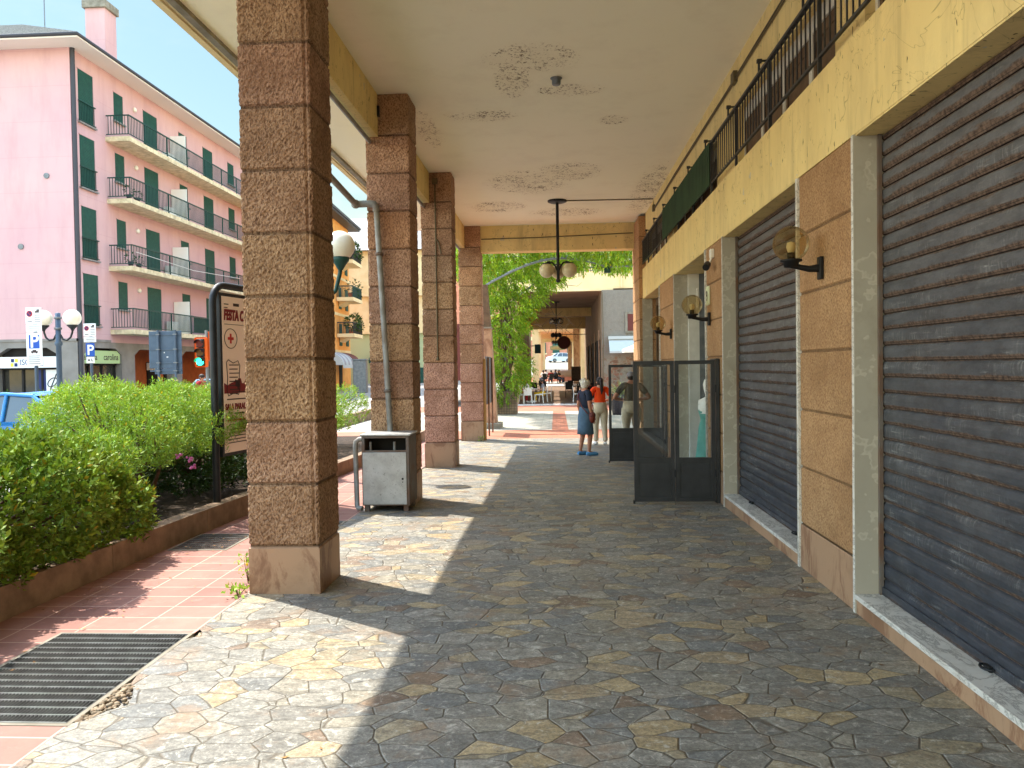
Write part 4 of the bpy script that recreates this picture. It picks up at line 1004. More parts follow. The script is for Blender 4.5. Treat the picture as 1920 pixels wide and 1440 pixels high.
# ground floor: piers and lintels with chamfered openings
def cham(b, axis, a0, a1, openings, z1, t0, t1, m=0):
    """wall strip with chamfer-headed openings along an axis"""
    cur = a0
    P = (lambda poly: b.prism(poly, t0, t1, axis, m))
    for o0, o1 in openings:
        P([(cur,-.2),(o0,-.2),(o0,z1),(cur,z1)]); ch = .55; top = 3.05
        P([(o0,top-ch*.6),(o0+ch,top),(o0+ch,z1),(o0,z1)]); P([(o0+ch,top),(o1-ch,top),(o1-ch,z1),(o0+ch,z1)]); P([(o1-ch,top),(o1,top-ch*.6),(o1,z1),(o1-ch,z1)])
        cur = o1
    P([(cur,-.2),(a1,-.2),(a1,z1),(cur,z1)])
cham(b, 'y', -62, XF+.02, [(-33.2,-28.6),(-27.4,-24.3)], 3.36, YF-.02, YF+.4)
cham(b, 'x', YF+.02, 92, [(37.0,40.3),(41.6,45.9),(47.0,51.4),(52.6,57),(58.2,62.6)], 3.36, XF-.4, XF+.02)
gf = b.build('ground_floor', 'shopgrey', pk)
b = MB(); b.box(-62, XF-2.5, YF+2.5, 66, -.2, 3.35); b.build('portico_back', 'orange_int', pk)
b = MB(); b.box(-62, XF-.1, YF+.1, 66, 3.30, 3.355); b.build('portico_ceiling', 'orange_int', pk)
b = MB(); b.box(-62, XF+.06, YF-.06, YF, 3.36, 3.48); b.box(XF, XF+.06, YF-.06, 39.3, 3.36, 3.48); b.build('string_course', 'shopgrey', pk)
# roof
e0 = 1.1; ze = 17.75; b = MB()
b.box(-62, XF+e0, YF-e0, 66, 17.55, 17.65); b.build('eaves', 'soffit', pk)
b = MB(); b.tube([(-62,YF-e0-.02,17.7),(XF+e0+.02,YF-e0-.02,17.7),(XF+e0+.02,66,17.7)], .09, 8); b.build('gutter', 'gutter', pk)
b = MB(); hx, hy = XF+e0, YF-e0; d_ = 9; rise = 4.6
A_, B_, C_, D_ = (-62,hy,ze),(hx,hy,ze),(hx,66,ze),(-62,66,ze)
E1, E2, E3 = (-62,hy+d_,ze+rise),(hx-d_,hy+d_,ze+rise),(hx-d_,66,ze+rise)
b.add([A_,B_,C_,D_,E1,E2,E3], [(0,1,5,4),(1,2,6,5),(0,4,5,6,2,1)[:3]]); b.box(-62, hx, hy, 66, 17.655, 17.75)
n = 30
for i in range(1, n):
    u = i/n; z = ze+rise*u+.02; y = hy+d_*u; xr = hx-d_*u
    b.obox(((-62+xr)/2, y, z), (xr+62, .05, .05)); b.obox((xr, (y+66)/2, z), (.05, 66-y, .05))
rf = b.build('roof', 'slate', pk)
def chimney(x, y, zb, zt, s=1.05):
    b = MB(); b.box(x-s/2, x+s/2, y-s/2, y+s/2, zb, zt-.5); ch = b.build('chimney', 'pink', rf)
    b = MB(); b.box(x-s/2-.12, x+s/2+.12, y-s/2-.12, y+s/2+.12, zt-.5, zt-.1, b=.03); b.build('chimney_cap', 'concrete', ch)
chimney(-23.75, 40.0, 18.0, 21.3)
b = MB(); b.tube([(-27.5,41,20),(-27.5,41,23)], .03, 5); b.tube([(-27.5,40.5,22.7),(-27.5,41.5,22.7)], .02, 5)
for i in range(5): b.tube([(-27.9,40.6+.2*i,22.7),(-27.1,40.6+.2*i,22.7)], .012, 4)
b.build('aerial', 'grey_metal', rf)
b = MB(); b.tube([(XF+.08, YF+.12, 17.6), (XF+.08, YF+.12, .2)], .11, 10); b.build('downpipe', 'gutter', pk)
def shut_win(y0, y1, z0, z1, railing=False):
    b = MB(); b.box(XF-.02, XF+.012, y0, y1, z0, z1)
    w_ = b.build('window', 'shutter_green', pk)
    b = MB(); z = z0+.04
    while z < z1-.03: b.box(XF+.0121, XF+.028, y0+.04, y1-.04, z, z+.04); z += .075
    b.build('roller_blind', 'shutter_green', w_)
    b = MB(); b.box(XF+.001, XF+.04, y1, y1+.16, z0, z1); b.box(XF+.001, XF+.04, y0-.05, y1+.16, z1, z1+.05); b.build('reveal', 'pink', w_)
    if railing:
        b = MB(); b.box(XF+.05, XF+.10, y0-.08, y1+.1, z0+1.0, z0+1.05); b.box(XF+.05, XF+.10, y0-.08, y1+.1, z0+.06, z0+.1); y = y0
        while y < y1: b.box(XF+.065, XF+.085, y, y+.022, z0+.1, z0+1.0); y += .13
        b.build('window_railing', 'iron_green', w_)
    b = MB(); b.box(XF, XF+.14, y0-.1, y1+.14, z0-.07, z0); b.build('sill', 'slate', w_)
for z in FL:
    shut_win(37.12, 38.33, z, z+2.58, True)
    shut_win(40.2, 41.05, z+1.0, z+2.5)
    shut_win(43.15, 44.65, z+.06, z+2.5)
    shut_win(47.3, 48.3, z+1.2, z+2.5)
    shut_win(50.6, 52.0, z+.06, z+2.5); shut_win(54.5, 55.5, z+1.0, z+2.5); shut_win(57.5, 59, z+.06, z+2.5); shut_win(62, 63.2, z+.06, z+2.5)
    b = MB(); b.lathe([(.0,0),(.13,0),(.13,.1),(.08,.14),(0,.15)], 0, 0, 12); 
    for v in range(len(b.v)): q = b.v[v]; b.v[v] = (XF+q[2], 42.2+q[0], z+2.2+q[1])
    b.build('wall_light', 'opal', pk)
    # balcony
    x1 = XF+1.3; ya, yb = 39.35, 64.0; zb = z-.12
    b = MB(); b.box(XF+.003, x1, ya, yb, zb-.24, zb); sl = b.build('balcony', 'balc_slab', pk)
    b = MB(); b.box(x1-.06, x1, ya, yb, zb+1.06, zb+1.12); b.box(x1-.05, x1-.01, ya, yb, zb+.10, zb+.14); b.box(XF+.05, x1-.06, ya, ya+.05, zb+1.06, zb+1.12); b.box(XF+.05, x1-.06, ya, ya+.04, zb+.10, zb+.14)
    y = ya
    while y < yb: b.box(x1-.045, x1-.02, y, y+.026, zb+.14, zb+1.06); y += .15
    y = ya+1.6
    while y < yb: b.box(x1-.06, x1-.005, y, y+.05, zb, zb+1.06); y += 2.4
    x = XF+.15
    while x < x1: b.box(x, x+.026, ya+.01, ya+.036, zb+.14, zb+1.06); x += .15
    b.build('balcony_railing', 'iron_green', sl)
    b = MB(); b.box(XF+.05, XF+1.0, 46.1, 46.16, zb+.05, zb+2.0); b.build('balcony_screen', 'white_plastic', sl)
    b = MB(); b.box(XF+.1, XF+.45, 45.0, 45.9, zb+.1, zb+.75, b=.02); b.tube([(XF+.452,45.35,zb+.42),(XF+.46,45.35,zb+.42)], .25, 16); b.build('air_conditioner', 'white_plastic', sl)
    if z in (FL[0],):
        b = MB(); b.box(x1-.075, x1-.062, 46.2, 49.5, zb+.12, zb+1.05); b.build('screen_cloth', 'iron_green', sl)
    if z in (FL[1], FL[2]):
        for yy in (39.7, 40.5):
            b = MB(); b.lathe([(.0,zb+.0),(.11,zb),(.15,zb+.26),(.0,zb+.26)], XF+1.0, yy, 10); b.build('flower_pot', 'darkpot', sl)
        P, N = shell([(XF+1.0, 39.7, zb+.45, .22,.22,.25), (XF+1.0, 40.5, zb+.4, .2,.2,.2)], 90)
        raw('balcony_foliage', *leaves_at(P, N, .14, .07, (.6,1.3)), 'leaf_dark', sl)
b = MB(); b.tube([(XF+1.35,39.6,8.1),(XF+1.4,46,7.9),(XF+1.35,53,8.2)], .015, 4); b.build('clothes_line', 'white_plastic', pk)
for q, zz in ((-27.0, 15.2), (-26.0, 8.0), (-24.6, 11.4)):
    b = MB(); b.tube([(q, YF-.05, zz), (q, YF+.01, zz)], .14, 10); b.build('wall_vent', 'grey_metal', pk)
# shop fronts
def shopline(axis, a0, a1, z_s0, z_s1, mm, nm, texts):
    t0 = (YF+.05) if axis == 'y' else (XF-.05)
    b = MB()
    Bx = (lambda u0,u1,v0,v1,d0,d1,mi=0: b.box(u0,u1,t0+d0,t0+d1,v0,v1,mi)) if axis == 'y' else (lambda u0,u1,v0,v1,d0,d1,mi=0: b.box(t0-d1,t0-d0,u0,u1,v0,v1,mi))
    Bx(a0, a1, z_s0, z_s1, 0, .12); sg = b.build(nm, mm, pk)
    b = MB(); Bx = (lambda u0,u1,v0,v1,d0,d1,mi=0: b.box(u0,u1,t0+d0,t0+d1,v0,v1,mi)) if axis == 'y' else (lambda u0,u1,v0,v1,d0,d1,mi=0: b.box(t0-d1,t0-d0,u0,u1,v0,v1,mi))
    Bx(a0, a1, .45, z_s0-.06, .35, .38); gl = b.build('shop_window', 'shopglass', pk)
    b = MB(); n = 3
    for i in range(n+1):
        u = a0+(a1-a0)*i/n; Bx(u-.05, u+.05, .0, z_s0, .28, .34)
    Bx(a0, a1, z_s0-.1, z_s0-.002, .20, .345); Bx(a0, a1, -.1, .45, .28, .4); b.build('shop_frame', 'dark_int', gl)
    b = MB(); Bx(a0-.2, a1+.2, z_s1+.02, 3.3, .3, .5); b.build('shop_head', 'dark_int', gl)
    return sg, t0
sg, t0 = shopline('y', -27.35, -24.36, 2.08, 2.62, 'white_sign', 'shop_sign', None)
text('ISOLA', .40, (-26.28, t0-.002, 2.22), 0, 'navy', sg, sx=.92); text('ottica', .14, (-26.25, t0-.002, 2.11), 0, 'ink', sg) if False else None
for i, (u, v, m_) in enumerate(((-26.72,2.36,'navy'),(-26.52,2.36,'yellow_sign'),(-26.75,2.15,'yellow_sign'),(-26.55,2.15,'navy'),(-25.38,2.16,'yellow_sign'),(-25.24,2.16,'navy'))):
    b = MB(); b.box(u, u+.15, t0-.012, t0-.001, v, v+(.17 if i < 4 else .34)); b.build('sign_square', m_, sg)
b = MB(); b.box(-25.75, -25.05, YF+.36, YF+.39, .7, 2.0); bl = b.build('window_poster', 'navy', pk)
b = MB(); b.box(-25.15, -24.5, YF+.33, YF+.355, .9, 2.0); bl = b.build('window_poster', 'white_sign', pk)
b = MB()
b.tube([(-24.83+.22*math.cos(a)+.1*math.sin(a), YF+.325, 1.35+.22*math.sin(a)) for a in [i*PI/10 for i in range(21)]], .022, 6, cap=False); b.tube([(-24.95,YF+.325,1.0),(-24.62,YF+.325,1.75),(-24.5,YF+.325,1.85)], .025, 6)
b.build('glasses_picture', 'black', bl)
sg, t0 = shopline('x', 36.75, 40.25, 2.26, 2.92, 'pale_green_sign', 'shop_sign', None)
text('carolina', .46, (t0+.002, 38.75, 2.44), PI/2, 'ink', sg, sx=.92, off=.004); text('carolina', .46, (t0+.002, 36.85, 2.44), PI/2, 'ink', sg, sx=.92, off=.004)
for a, d in ((42.0,43.6),(44.0,45.6),(47.4,49),(49.5,51)):
    b = MB(); b.box(XF-2.5, XF-2.44, a, d, 0, 2.4); b.build('shop_door', 'dark_int', pk)
    b = MB(); b.box(XF-2.44, XF-2.38, a-.1, d+.1, 1.9, 2.35); b.build('shop_panel', 'white_sign', pk)

# ------------------------------------------------------------------ ochre houses seen between the first two columns
def ochre(loc, rz):
    t = thing('ochre_apartment_house', 'ochre apartment house with green shutters, plant-filled balconies and striped shop awning', 'building', (0,0,0))
    def P(mb, n, m, par=None): return mb.build(n, m, par or t)
    b = MB(); b.box(-9, 0, -1, 12, 0, 14.6); P(b, 'wall', 'orange_wall')
    b = MB(); b.box(-9, .9, -1.5, 12.9, 14.6, 14.8); b.box(.85,1.0,-1.5,13,14.75,14.95); P(b, 'eaves', 'gutter')
    b = MB(); b.add([(1,-1.5,14.9),(1,13,14.9),(-5,7,17.5),(-5,5,17.5),(-9,13,14.9),(-9,-1.5,14.9)], [(0,1,2,3),(1,4,2),(0,3,5),(5,3,2,4)]); P(b, 'roof', 'slate')
    for z in (3.4, 6.6, 9.8): 
        b = MB(); b.box(0, .05, -1, 12, z-.12, z+.12); b.box(0,.05,12,12.05,z-.1,z+.1); P(b, 'string_course', 'cream')
    for z in (3.9, 7.1, 10.3, 12.5):
        for y in (.8, 4.2, 7.6, 10.2):
            h = 1.9 if z < 12 else 1.3
            b = MB(); b.box(-.05, .03, y, y+1.0, z, z+h); w_ = P(b, 'window', 'shutter_green')
            b = MB(); b.box(.031, .06, y+.02, y+.48, z+.03, z+h-.03); P(b, 'shutter', 'shutter_green', w_)
            b = MB(); b.box(.031, .06, y+.52, y+.98, z+.03, z+h-.03); P(b, 'shutter', 'shutter_green', w_)
    for z, m in ((4.9+1.6,'dark_frame'),(8.0+1.6,'iron_green'),(11.2+1.6,'dark_frame')):
        z -= 1.6
        b = MB(); b.box(.06, 1.5, 6.6, 10.4, z-.3, z); b.prism([(.06,z-.7),(.7,z-.3),(.06,z-.3)], 7.5, 9.5, 'y'); s_ = P(b, 'balcony', 'cream')
        b = MB(); b.box(1.42,1.47,6.6,10.4,z+.9,z+1.0)
        for i in range(32): b.box(1.43,1.46,6.62+.12*i,6.66+.12*i,z,z+.9)
        if m == 'iron_green': b.box(1.405,1.42,6.6,10.4,z+.05,z+.9)
        for i in range(12): b.box(.1+.12*i,.13+.12*i,6.6,6.64,z,z+.9)
        b.box(.06,1.42,6.6,6.65,z+.9,z+1.0); P(b, 'balcony_railing', m, s_)
        Q, N = shell([(1.2,7.2,z+.9,.5,.6,.6),(1.2,8.6,z+1.0,.5,.7,.7),(1.2,9.8,z+.8,.4,.6,.5)], 420 if m != 'iron_green' else 90)
        raw('balcony_foliage', *leaves_at(Q, N, .3, .12, (.6,1.3)), 'leaf_dark', s_)
        b = MB(); b.lathe([(0,z),(.2,z),(.25,z+.4),(0,z+.4)], 1.1, 7.4, 10); P(b, 'flower_pot', 'terracotta', s_)
    for i, (y0, y1, m) in enumerate(((2,6.2,'awning_white'),(6.5,9,'awning_brown'))):
        b = MB(); n = 10; prof = [(.05+1.5*math.sin(a), 2.2+1.1*math.cos(a)) for a in [k*PI/2/n for k in range(n+1)]]
        b.add([(x, y0, z) for x, z in prof]+[(x, y1, z) for x, z in prof], [(k, k+1, n+2+k, n+1+k) for k in range(n)], smooth=True)
        b.add([(0,y0,2.2)]+[(x, y0, z) for x, z in prof], [tuple(range(n+2))]); b.box(1.53,1.56,y0,y1,1.95,2.2)
        a_ = P(b, 'awning', m)
        if i == 0:
            b = MB(); q = [(x+.01, z+.01) for x, z in prof]
            for k in range(3):
                ya = y0+.5+1.4*k; b.add([(x, ya, z) for x, z in q]+[(x, ya+.6, z) for x, z in q], [(k2, k2+1, n+2+k2, n+1+k2) for k2 in range(n)])
            P(b, 'stripe', 'grey_cloth', a_)
    for y in (2.6, 4.6, 7.2):
        b = MB(); b.box(-.02, .04, y, y+1.2, 0, 2.3); P(b, 'shop_door', 'dark_int')
    t.location = loc; t.rotation_euler = (0,0,rz)
ochre((-18.3, 58.5, -.1), R(3))
t = thing('cream_house', 'cream and pale green house with a slate roof behind the ochre apartment house', 'building', (-20, 76, 0))
b = MB(); b.box(-26, -12, 76, 88, 5.2, 13.4); b.build('wall', 'cream', t)
b = MB(); b.box(-26, -11.95, 75.95, 88, -.2, 5.2); b.build('green_storey', 'greenband', t)
b = MB(); b.add([(-26.5,75.2,13.4),(-11.3,75.2,13.4),(-11.3,88,13.4),(-26.5,88,13.4),(-22,81,17.6),(-15,81,17.6)], [(0,1,5,4),(1,2,5),(2,3,4,5),(3,0,4),(0,3,2,1)]); rf2 = b.build('roof', 'slate', t)
b = MB(); b.lathe([(1.1,14),(1.1,17.0),(1.3,17.1),(1.3,17.3),(.7,17.9),(0,18)], -17.6, 78.5, 14); b.build('chimney', 'cream', rf2)
for z, xs in ((10.6, (-18.2,-16.5,-14.8)), (7.2, (-18.4,-17,-15.2)), (3.3,(-17.8,-16,-14.4)), (.0,(-18,-16.2,-14))):
    for x in xs:
        b = MB(); b.box(x, x+.9, 75.88, 76.02, z, z+1.8); w_ = b.build('window', 'shutter_green' if z != 7.2 else 'dark_int', t)
        b = MB(); b.box(x-.1, x+1.0, 75.85, 75.94, z-.12, z-.001); b.build('sill', 'cream', w_)
for z in (8.9, 5.2):
    b = MB(); b.box(-19.5, -12.0, 75.6, 75.94, z, z+.2); b.build('string_course', 'cream', t)
b = MB(); b.add([(-18.2,74.4,2.6),(-15.2,74.4,2.6),(-15.2,75.9,3.5),(-18.2,75.9,3.5)], [(0,1,2,3)]); b.box(-18.2,-15.2,74.38,74.42,2.3,2.6); b.build('awning', 'iron_green', t)
b = MB(); b.box(-14.9, -13.9, 56, 56.5, .0, 2.4, b=.04); b.box(-14.95,-13.85,55.95,56.55,2.4,2.5); tag(b.build('advertising_panel', 'grey_metal'), 'pale grey street panel in front of the ochre houses, above the bright shrub', 'street panel')

# ------------------------------------------------------------------ street furniture
def twin_lamp(x, y, zc, label):
    t = thing('street_lamp', label, 'street lamp', (x, y, 0))
    b = MB(); b.lathe([(.0,0),(.2,0),(.2,.12),(.12,.2),(.13,1.1),(.09,1.25),(.075,1.3),(.07,zc-.75),(.10,zc-.7),(.10,zc-.64),(.07,zc-.6),(.07,zc+.18),(.0,zc+.2)], x, y, 14); b.build('post', 'bluegrey', t)
    for s in (-1, 1):
        b = MB(); b.tube([(x+s*.06,y,zc-.42),(x+s*.14,y,zc-.56),(x+s*.26,y,zc-.58),(x+s*.36,y,zc-.5),(x+s*.41,y,zc-.36),(x+s*.42,y,zc-.28)], .028, 8)
        b.lathe([(.03,zc-.32),(.06,zc-.26),(.15,zc-.17),(.13,zc-.15),(.0,zc-.15)], x+s*.42, y, 14); a_ = b.build('arm', 'black_iron', t)
        b = MB(); b.ball((x+s*.42, y, zc+.04), .235, 22); b.build('globe', 'opal', t)
    for z in (zc+.05, zc-.25):
        b = MB(); b.lathe([(.075,z-.03),(.1,z-.03),(.1,z+.03),(.075,z+.03)], x, y, 14); b.build('collar', 'grey_metal', t)
twin_lamp(-13.95, 21, 3.30, 'twin white globe street lamp in front of the pink block')
t = thing('street_lamp', 'single white globe street lamp on a curled green arm behind the nearest column', 'street lamp', (-4.35, 13.2, 0))
b = MB(); x, y = -4.05, 13.2; 
b.lathe([(.0,.1),(.14,.1),(.12,.5),(.06,.6),(.055,4.3),(.0,4.35)], -4.62, y, 12); b.build('post', 'iron_green', t)
b = MB(); b.tube([(-4.6,y,3.5),(-4.3,y,3.0),(-4.0,y,2.95),(-3.78,y,3.15),(-3.70,y,3.45),(-3.69,y,3.62)], .035, 10)
b.lathe([(.04,3.5),(.10,3.6),(.15,3.66),(.16,3.72),(.0,3.72)], -3.69, y, 14); b.build('arm', 'iron_green', t)
b = MB(); b.ball((-3.69, y, 3.92), .255, 24); b.build('globe', 'opal', t)
def no_stop(b, x, y, z, r):
    n = 20
    b.tube([(x,y,z),(x,y-.006,z)], r, n, mi=0); b.tube([(x,y-.0065,z),(x,y-.009,z)], r*.78, n, mi=1); b.obox((x,y-.0105,z),(r*1.5,.003,r*.22), ry=R(45), mi=0)
def parking_sign(x, y, zt, wd, label, tall):
    t = thing('parking_sign', label, 'road sign', (x, y, 0))
    b = MB(); b.tube([(x,y+.04,-.1),(x,y+.04,zt-.05)], .04, 10); b.build('pole', 'bluegrey', t)
    z1 = zt; z0 = zt-wd*1.0
    def plate(za, zb, nm, x0=x-wd/2, x1=x+wd/2):
        b = MB(); b.box(x0, x1, y-.012, y, za, zb, b=.003); return b.build(nm, 'white_sign', t)
    p1 = plate(z0, z1, 'upper_plate')
    b = MB(); no_stop(b, x-wd*.25, y-.0125, z0+wd*.62, wd*.19); b.build('no_parking_symbol', ['red_sign', 'navy'], p1)
    b = MB()
    for i in range(4): b.box(x+wd*.06, x+wd*.42, y-.014, y-.0125, z0+wd*(.12+.13*i), z0+wd*(.15+.13*i))
    b.box(x+wd*.1,x+wd*.36,y-.014,y-.0125,z0+wd*.68,z0+wd*.78); b.box(x+wd*.2,x+wd*.38,y-.014,y-.0125,z0+wd*.79,z0+wd*.88); b.box(x-wd*.4,x-wd*.1,y-.014,y-.0125,z0+wd*.1,z0+wd*.15)
    b.build('tow_symbol', 'ink', p1)
    p2 = plate(z0-wd*.48, z0-.015, 'middle_plate')
    b = MB()
    for i in range(3): b.box(x-wd*.3, x+wd*.4, y-.014, y-.0125, z0-wd*(.40-.12*i), z0-wd*(.37-.12*i))
    b.build('small_print', 'ink', p2)
    z = z0-wd*.52
    if tall:
        p3 = plate(z-wd*2.05, z-.01, 'parking_plate'); pz = z-wd*1.0
        b = MB(); b.box(x-wd*.34, x+wd*.34, y-.015, y-.0125, pz, z-.06, b=.001); b.build('blue_field', 'blue_sign', p3); text('P', wd*1.12, (x-wd*.27, y-.0165, pz+wd*.08), 0, 'white_sign', p3, off=.008)
        b = MB(); b.box(x-wd*.22,x+wd*.22,y-.015,y-.0125,pz-wd*.26,pz-wd*.16); b.ball((x-wd*.13,y-.014,pz-wd*.26),(wd*.05,.002,wd*.05),8); b.ball((x+wd*.13,y-.014,pz-wd*.26),(wd*.05,.002,wd*.05),8); b.box(x-wd*.12,x+wd*.12,y-.015,y-.0125,pz-wd*.16,pz-wd*.08)
        for i in range(5): b.box(x-wd*.38, x+wd*(.38-.05*(i % 2)), y-.015, y-.0125, pz-wd*(.96-.12*i), pz-wd*(.92-.12*i))
        b.build('car_symbol', 'ink', p3)
    else:
        b = MB(); b.box(x-wd*.36, x+wd*.36, y-.012, y, z-wd*1.08, z-.01, b=.003); p3 = b.build('parking_plate', 'blue_sign', t); text('P', wd*1.12, (x-wd*.27, y-.0145, z-wd*.95), 0, 'white_sign', p3, off=.008)
        z -= wd*1.1
        p4 = plate(z-wd*.52, z-.01, 'lower_plate', x-wd*.33, x+wd*.33)
        b = MB(); b.box(x-wd*.22,x-wd*.02,y-.014,y-.0125,z-wd*.34,z-wd*.22); b.box(x+wd*.08,x+wd*.14,y-.014,y-.0125,z-wd*.38,z-wd*.16); b.box(x+wd*.14,x+wd*.2,y-.014,y-.0125,z-wd*.38,z-wd*.32); b.build('small_print', 'ink', p4)
parking_sign(-11.86, 17, 3.30, .37, 'tall parking sign with three plates left of the twin globe lamp', True)
parking_sign(-13.65, 22, 3.24, .37, 'shorter parking sign with a blue P plate right of the twin globe lamp', False)
t = thing('road_sign', 'back of a large blue-grey road sign on two posts in front of the shops', 'road sign', (-14.5, 28, 0))
x0, x1, z0, z1 = -15.12, -13.87, 1.70, 3.30; y = 28
b = MB(); b.box(x0, x1, y, y+.03, z0+.22, z1, b=.006); b.box(x0+.2,x1,y,y+.03,z0,z0+.215,b=.006); pl = b.build('panel', 'bluegrey', t)
b = MB()
for z in (z0+.1, z0+.4, z0+.9, z1-.15): b.box(x0+.04, x1-.03, y-.035, y-.0005, z, z+.045)
b.build('brace', 'bluegrey', pl)
for px in (x0+.40, x1-.20):
    b = MB(); b.tube([(px,y-.08,-.1),(px,y-.08,z1+.03)], .045, 10); ps = b.build('post', 'bluegrey', t)
    b = MB()
    for z in (z0+.1, z0+.4, z0+.9, z1-.15): b.box(px-.07,px+.07,y-.13,y-.036,z+.005,z+.04)
    b.build('clamp', 'grey_metal', ps)
b = MB()
for q in ((x0+.57,z0+.78,.03,.04),(x0+.67,z0+.62,.06,.03)): b.box(q[0],q[0]+q[2],y-.004,y-.0004,q[1],q[1]+q[3])
b.build('sticker', 'white_sign', pl)
def traffic_light(x, y, z, rz, lit, label, pole=True):
    t = thing('traffic_light', label, 'traffic light', (x, y, 0)); k = []
    if pole: b = MB(); b.tube([(x+.14,y+.1,-.1),(x+.14,y+.1,z+.75)], .05, 10); b.build('pole', 'grey_metal', t)
    b = MB(); b.box(x-.22, x+.22, y-.02, y+.02, z-.50, z+.52, b=.06); b.build('backplate', 'signal_orange', t)
    for i, (zz, m) in enumerate(((z+.31,'red_off'),(z,'amber_off'),(z-.31,'green_light' if lit else 'red_off'))):
        b = MB(); b.box(x-.13, x+.13, y-.12, y-.021, zz-.145, zz+.145, b=.02)
        h = b.build('lamp_housing', 'black', t)
        b = MB(); b.tube([(x,y-.121,zz),(x,y-.13,zz)], .125 if lit else .115, 18); b.build('lens', m, h)
        b = MB(); n = 12
        vs = [(x+.132*math.cos(a), y-.121-(0 if j == 0 else .16), zz+.132*math.sin(a)) for j in (0,1) for a in [PI*k/n for k in range(n+1)]]
        b.add(vs, [(q, q+1, n+2+q, n+1+q) for q in range(n)]); b.build('visor', 'black', h)
    t.rotation_euler = (0,0,rz); return t
tl = traffic_light(-11.95, 25.5, 2.42, 0, True, 'traffic light showing green in front of the pink block')
def shift(o, dx, dy, dz): o.location = Vector(o.location)+Vector((dx, dy, dz))
traffic_light(-11.62, 25.8, 2.62, R(38), False, 'unlit traffic light turned to the side, mounted right of the green one')

# ------------------------------------------------------------------ cars
def car(label, loc, rz, m, L=4.1, Wd=1.72, H=1.46, group=None):
    t = thing('parked_car', label, 'car', (0,0,0), group=group); ws = Wd/2
    low = [(-L/2,.42),(-L/2+.03,.72),(-L/2+.25,.92),(-.95,1.0),(1.45,.95),(L/2-.12,.86),(L/2,.55),(L/2-.03,.3),(L/2-.4,.2),(-L/2+.3,.2),(-L/2,.32)]
    b = MB(); n = len(low)
    rings = [(-ws+.10,.0,.90),(-ws,.0,1.0),(ws,0,1.0),(ws-.10,0,.90)]
    vs = []
    for yy, _, sc in rings: vs += [(x*(.985 if sc < 1 else 1), yy, (z-.5)*(.86 if sc < 1 else 1)+.5) for x, z in low]
    fs = [tuple(range(n))[::-1], tuple(range(3*n, 4*n))]
    for k in range(3): fs += [(k*n+i, k*n+(i+1) % n, (k+1)*n+(i+1) % n, (k+1)*n+i) for i in range(n)]
    b.add(vs, fs)
    cab = [(-1.05,.98),(-.30,H-.04),(.25,H),(1.15,H-.05),(1.75,.95)]
    rf_ = [(-.34,H-.05),(.25,H),(1.15,H-.06)]
    b.add([(x, s*(ws-.20), z+.02) for s in (-1,1) for x, z in rf_], [(0,1,4,3),(1,2,5,4)])
    for s in (-1, 1):
        for (xa, za), (xb, zb) in (((-1.05,.98),(-.32,H-.03)),((.2,.98),(.22,H-.02)),((1.75,.95),(1.15,H-.05))):
            b.tube([(xa, s*(ws-.06), za), (xb, s*(ws-.20), zb)], .035, 6)
        b.tube([(-.34,s*(ws-.2),H-.03),(.25,s*(ws-.2),H+.01),(1.15,s*(ws-.2),H-.04)], .035, 6)
    bd = b.build('body', m, t)
    b = MB(); k = len(cab)
    vs = [(x, s*((ws-.07) if z < 1.1 else (ws-.21)), z) for s in (-1,1) for x, z in cab]
    b.add(vs, [tuple(range(k))[::-1], tuple(range(k,2*k))]+[(i, i+1, k+i+1, k+i) for i in range(k-1)]); b.build('windows', 'car_glass', t)
    for x in (-L/2+.78, L/2-.80):
        for s in (-1, 1):
            b = MB(); y0 = s*(ws-.17); y1 = s*(ws+.02); b.tube([(x,y0,.31),(x,y1,.31)], .31, 18); wl = b.build('wheel', 'tyre', t)
            b = MB(); b.tube([(x,y1,.31),(x,y1+s*.012,.31)], .2, 14); b.build('rim', 'grey_metal', wl)
    for s in (-1, 1):
        b = MB(); b.box(-L/2-.005, -L/2+.22, s*(ws-.35)-.16, s*(ws-.35)+.16, .66, .80, b=.03); b.build('headlight', 'white_plastic', t)
        b = MB(); b.box(L/2-.16, L/2-.02, s*(ws-.2)-.1, s*(ws-.2)+.1, .66, .86, b=.03); b.build('tail_light', 'red_sign', t)
        b = MB(); b.box(-.95, -.80, s*(ws+.1)-.09, s*(ws+.1)+.09, .98, 1.1, b=.03); b.build('mirror', m, t)
    t.location = loc; t.rotation_euler = (0,0,rz); return t
car('bright blue car parked behind the hedge at the far left', (-9.5, 13.9, -.03), R(172), 'car_blue')
car('silver car parked on the sloping street beyond the far end of the arcade', (.55, 131, gz(131)+.03), R(28), 'car_silver', H=1.55)
car('pale car half hidden behind the hedge below the grey sign back', (-14.9, 33, -.03), R(95), 'car_silver')
car('red car parked on the street in front of the orange portico', (-12.2, 37, -.03), R(90), 'car_red')

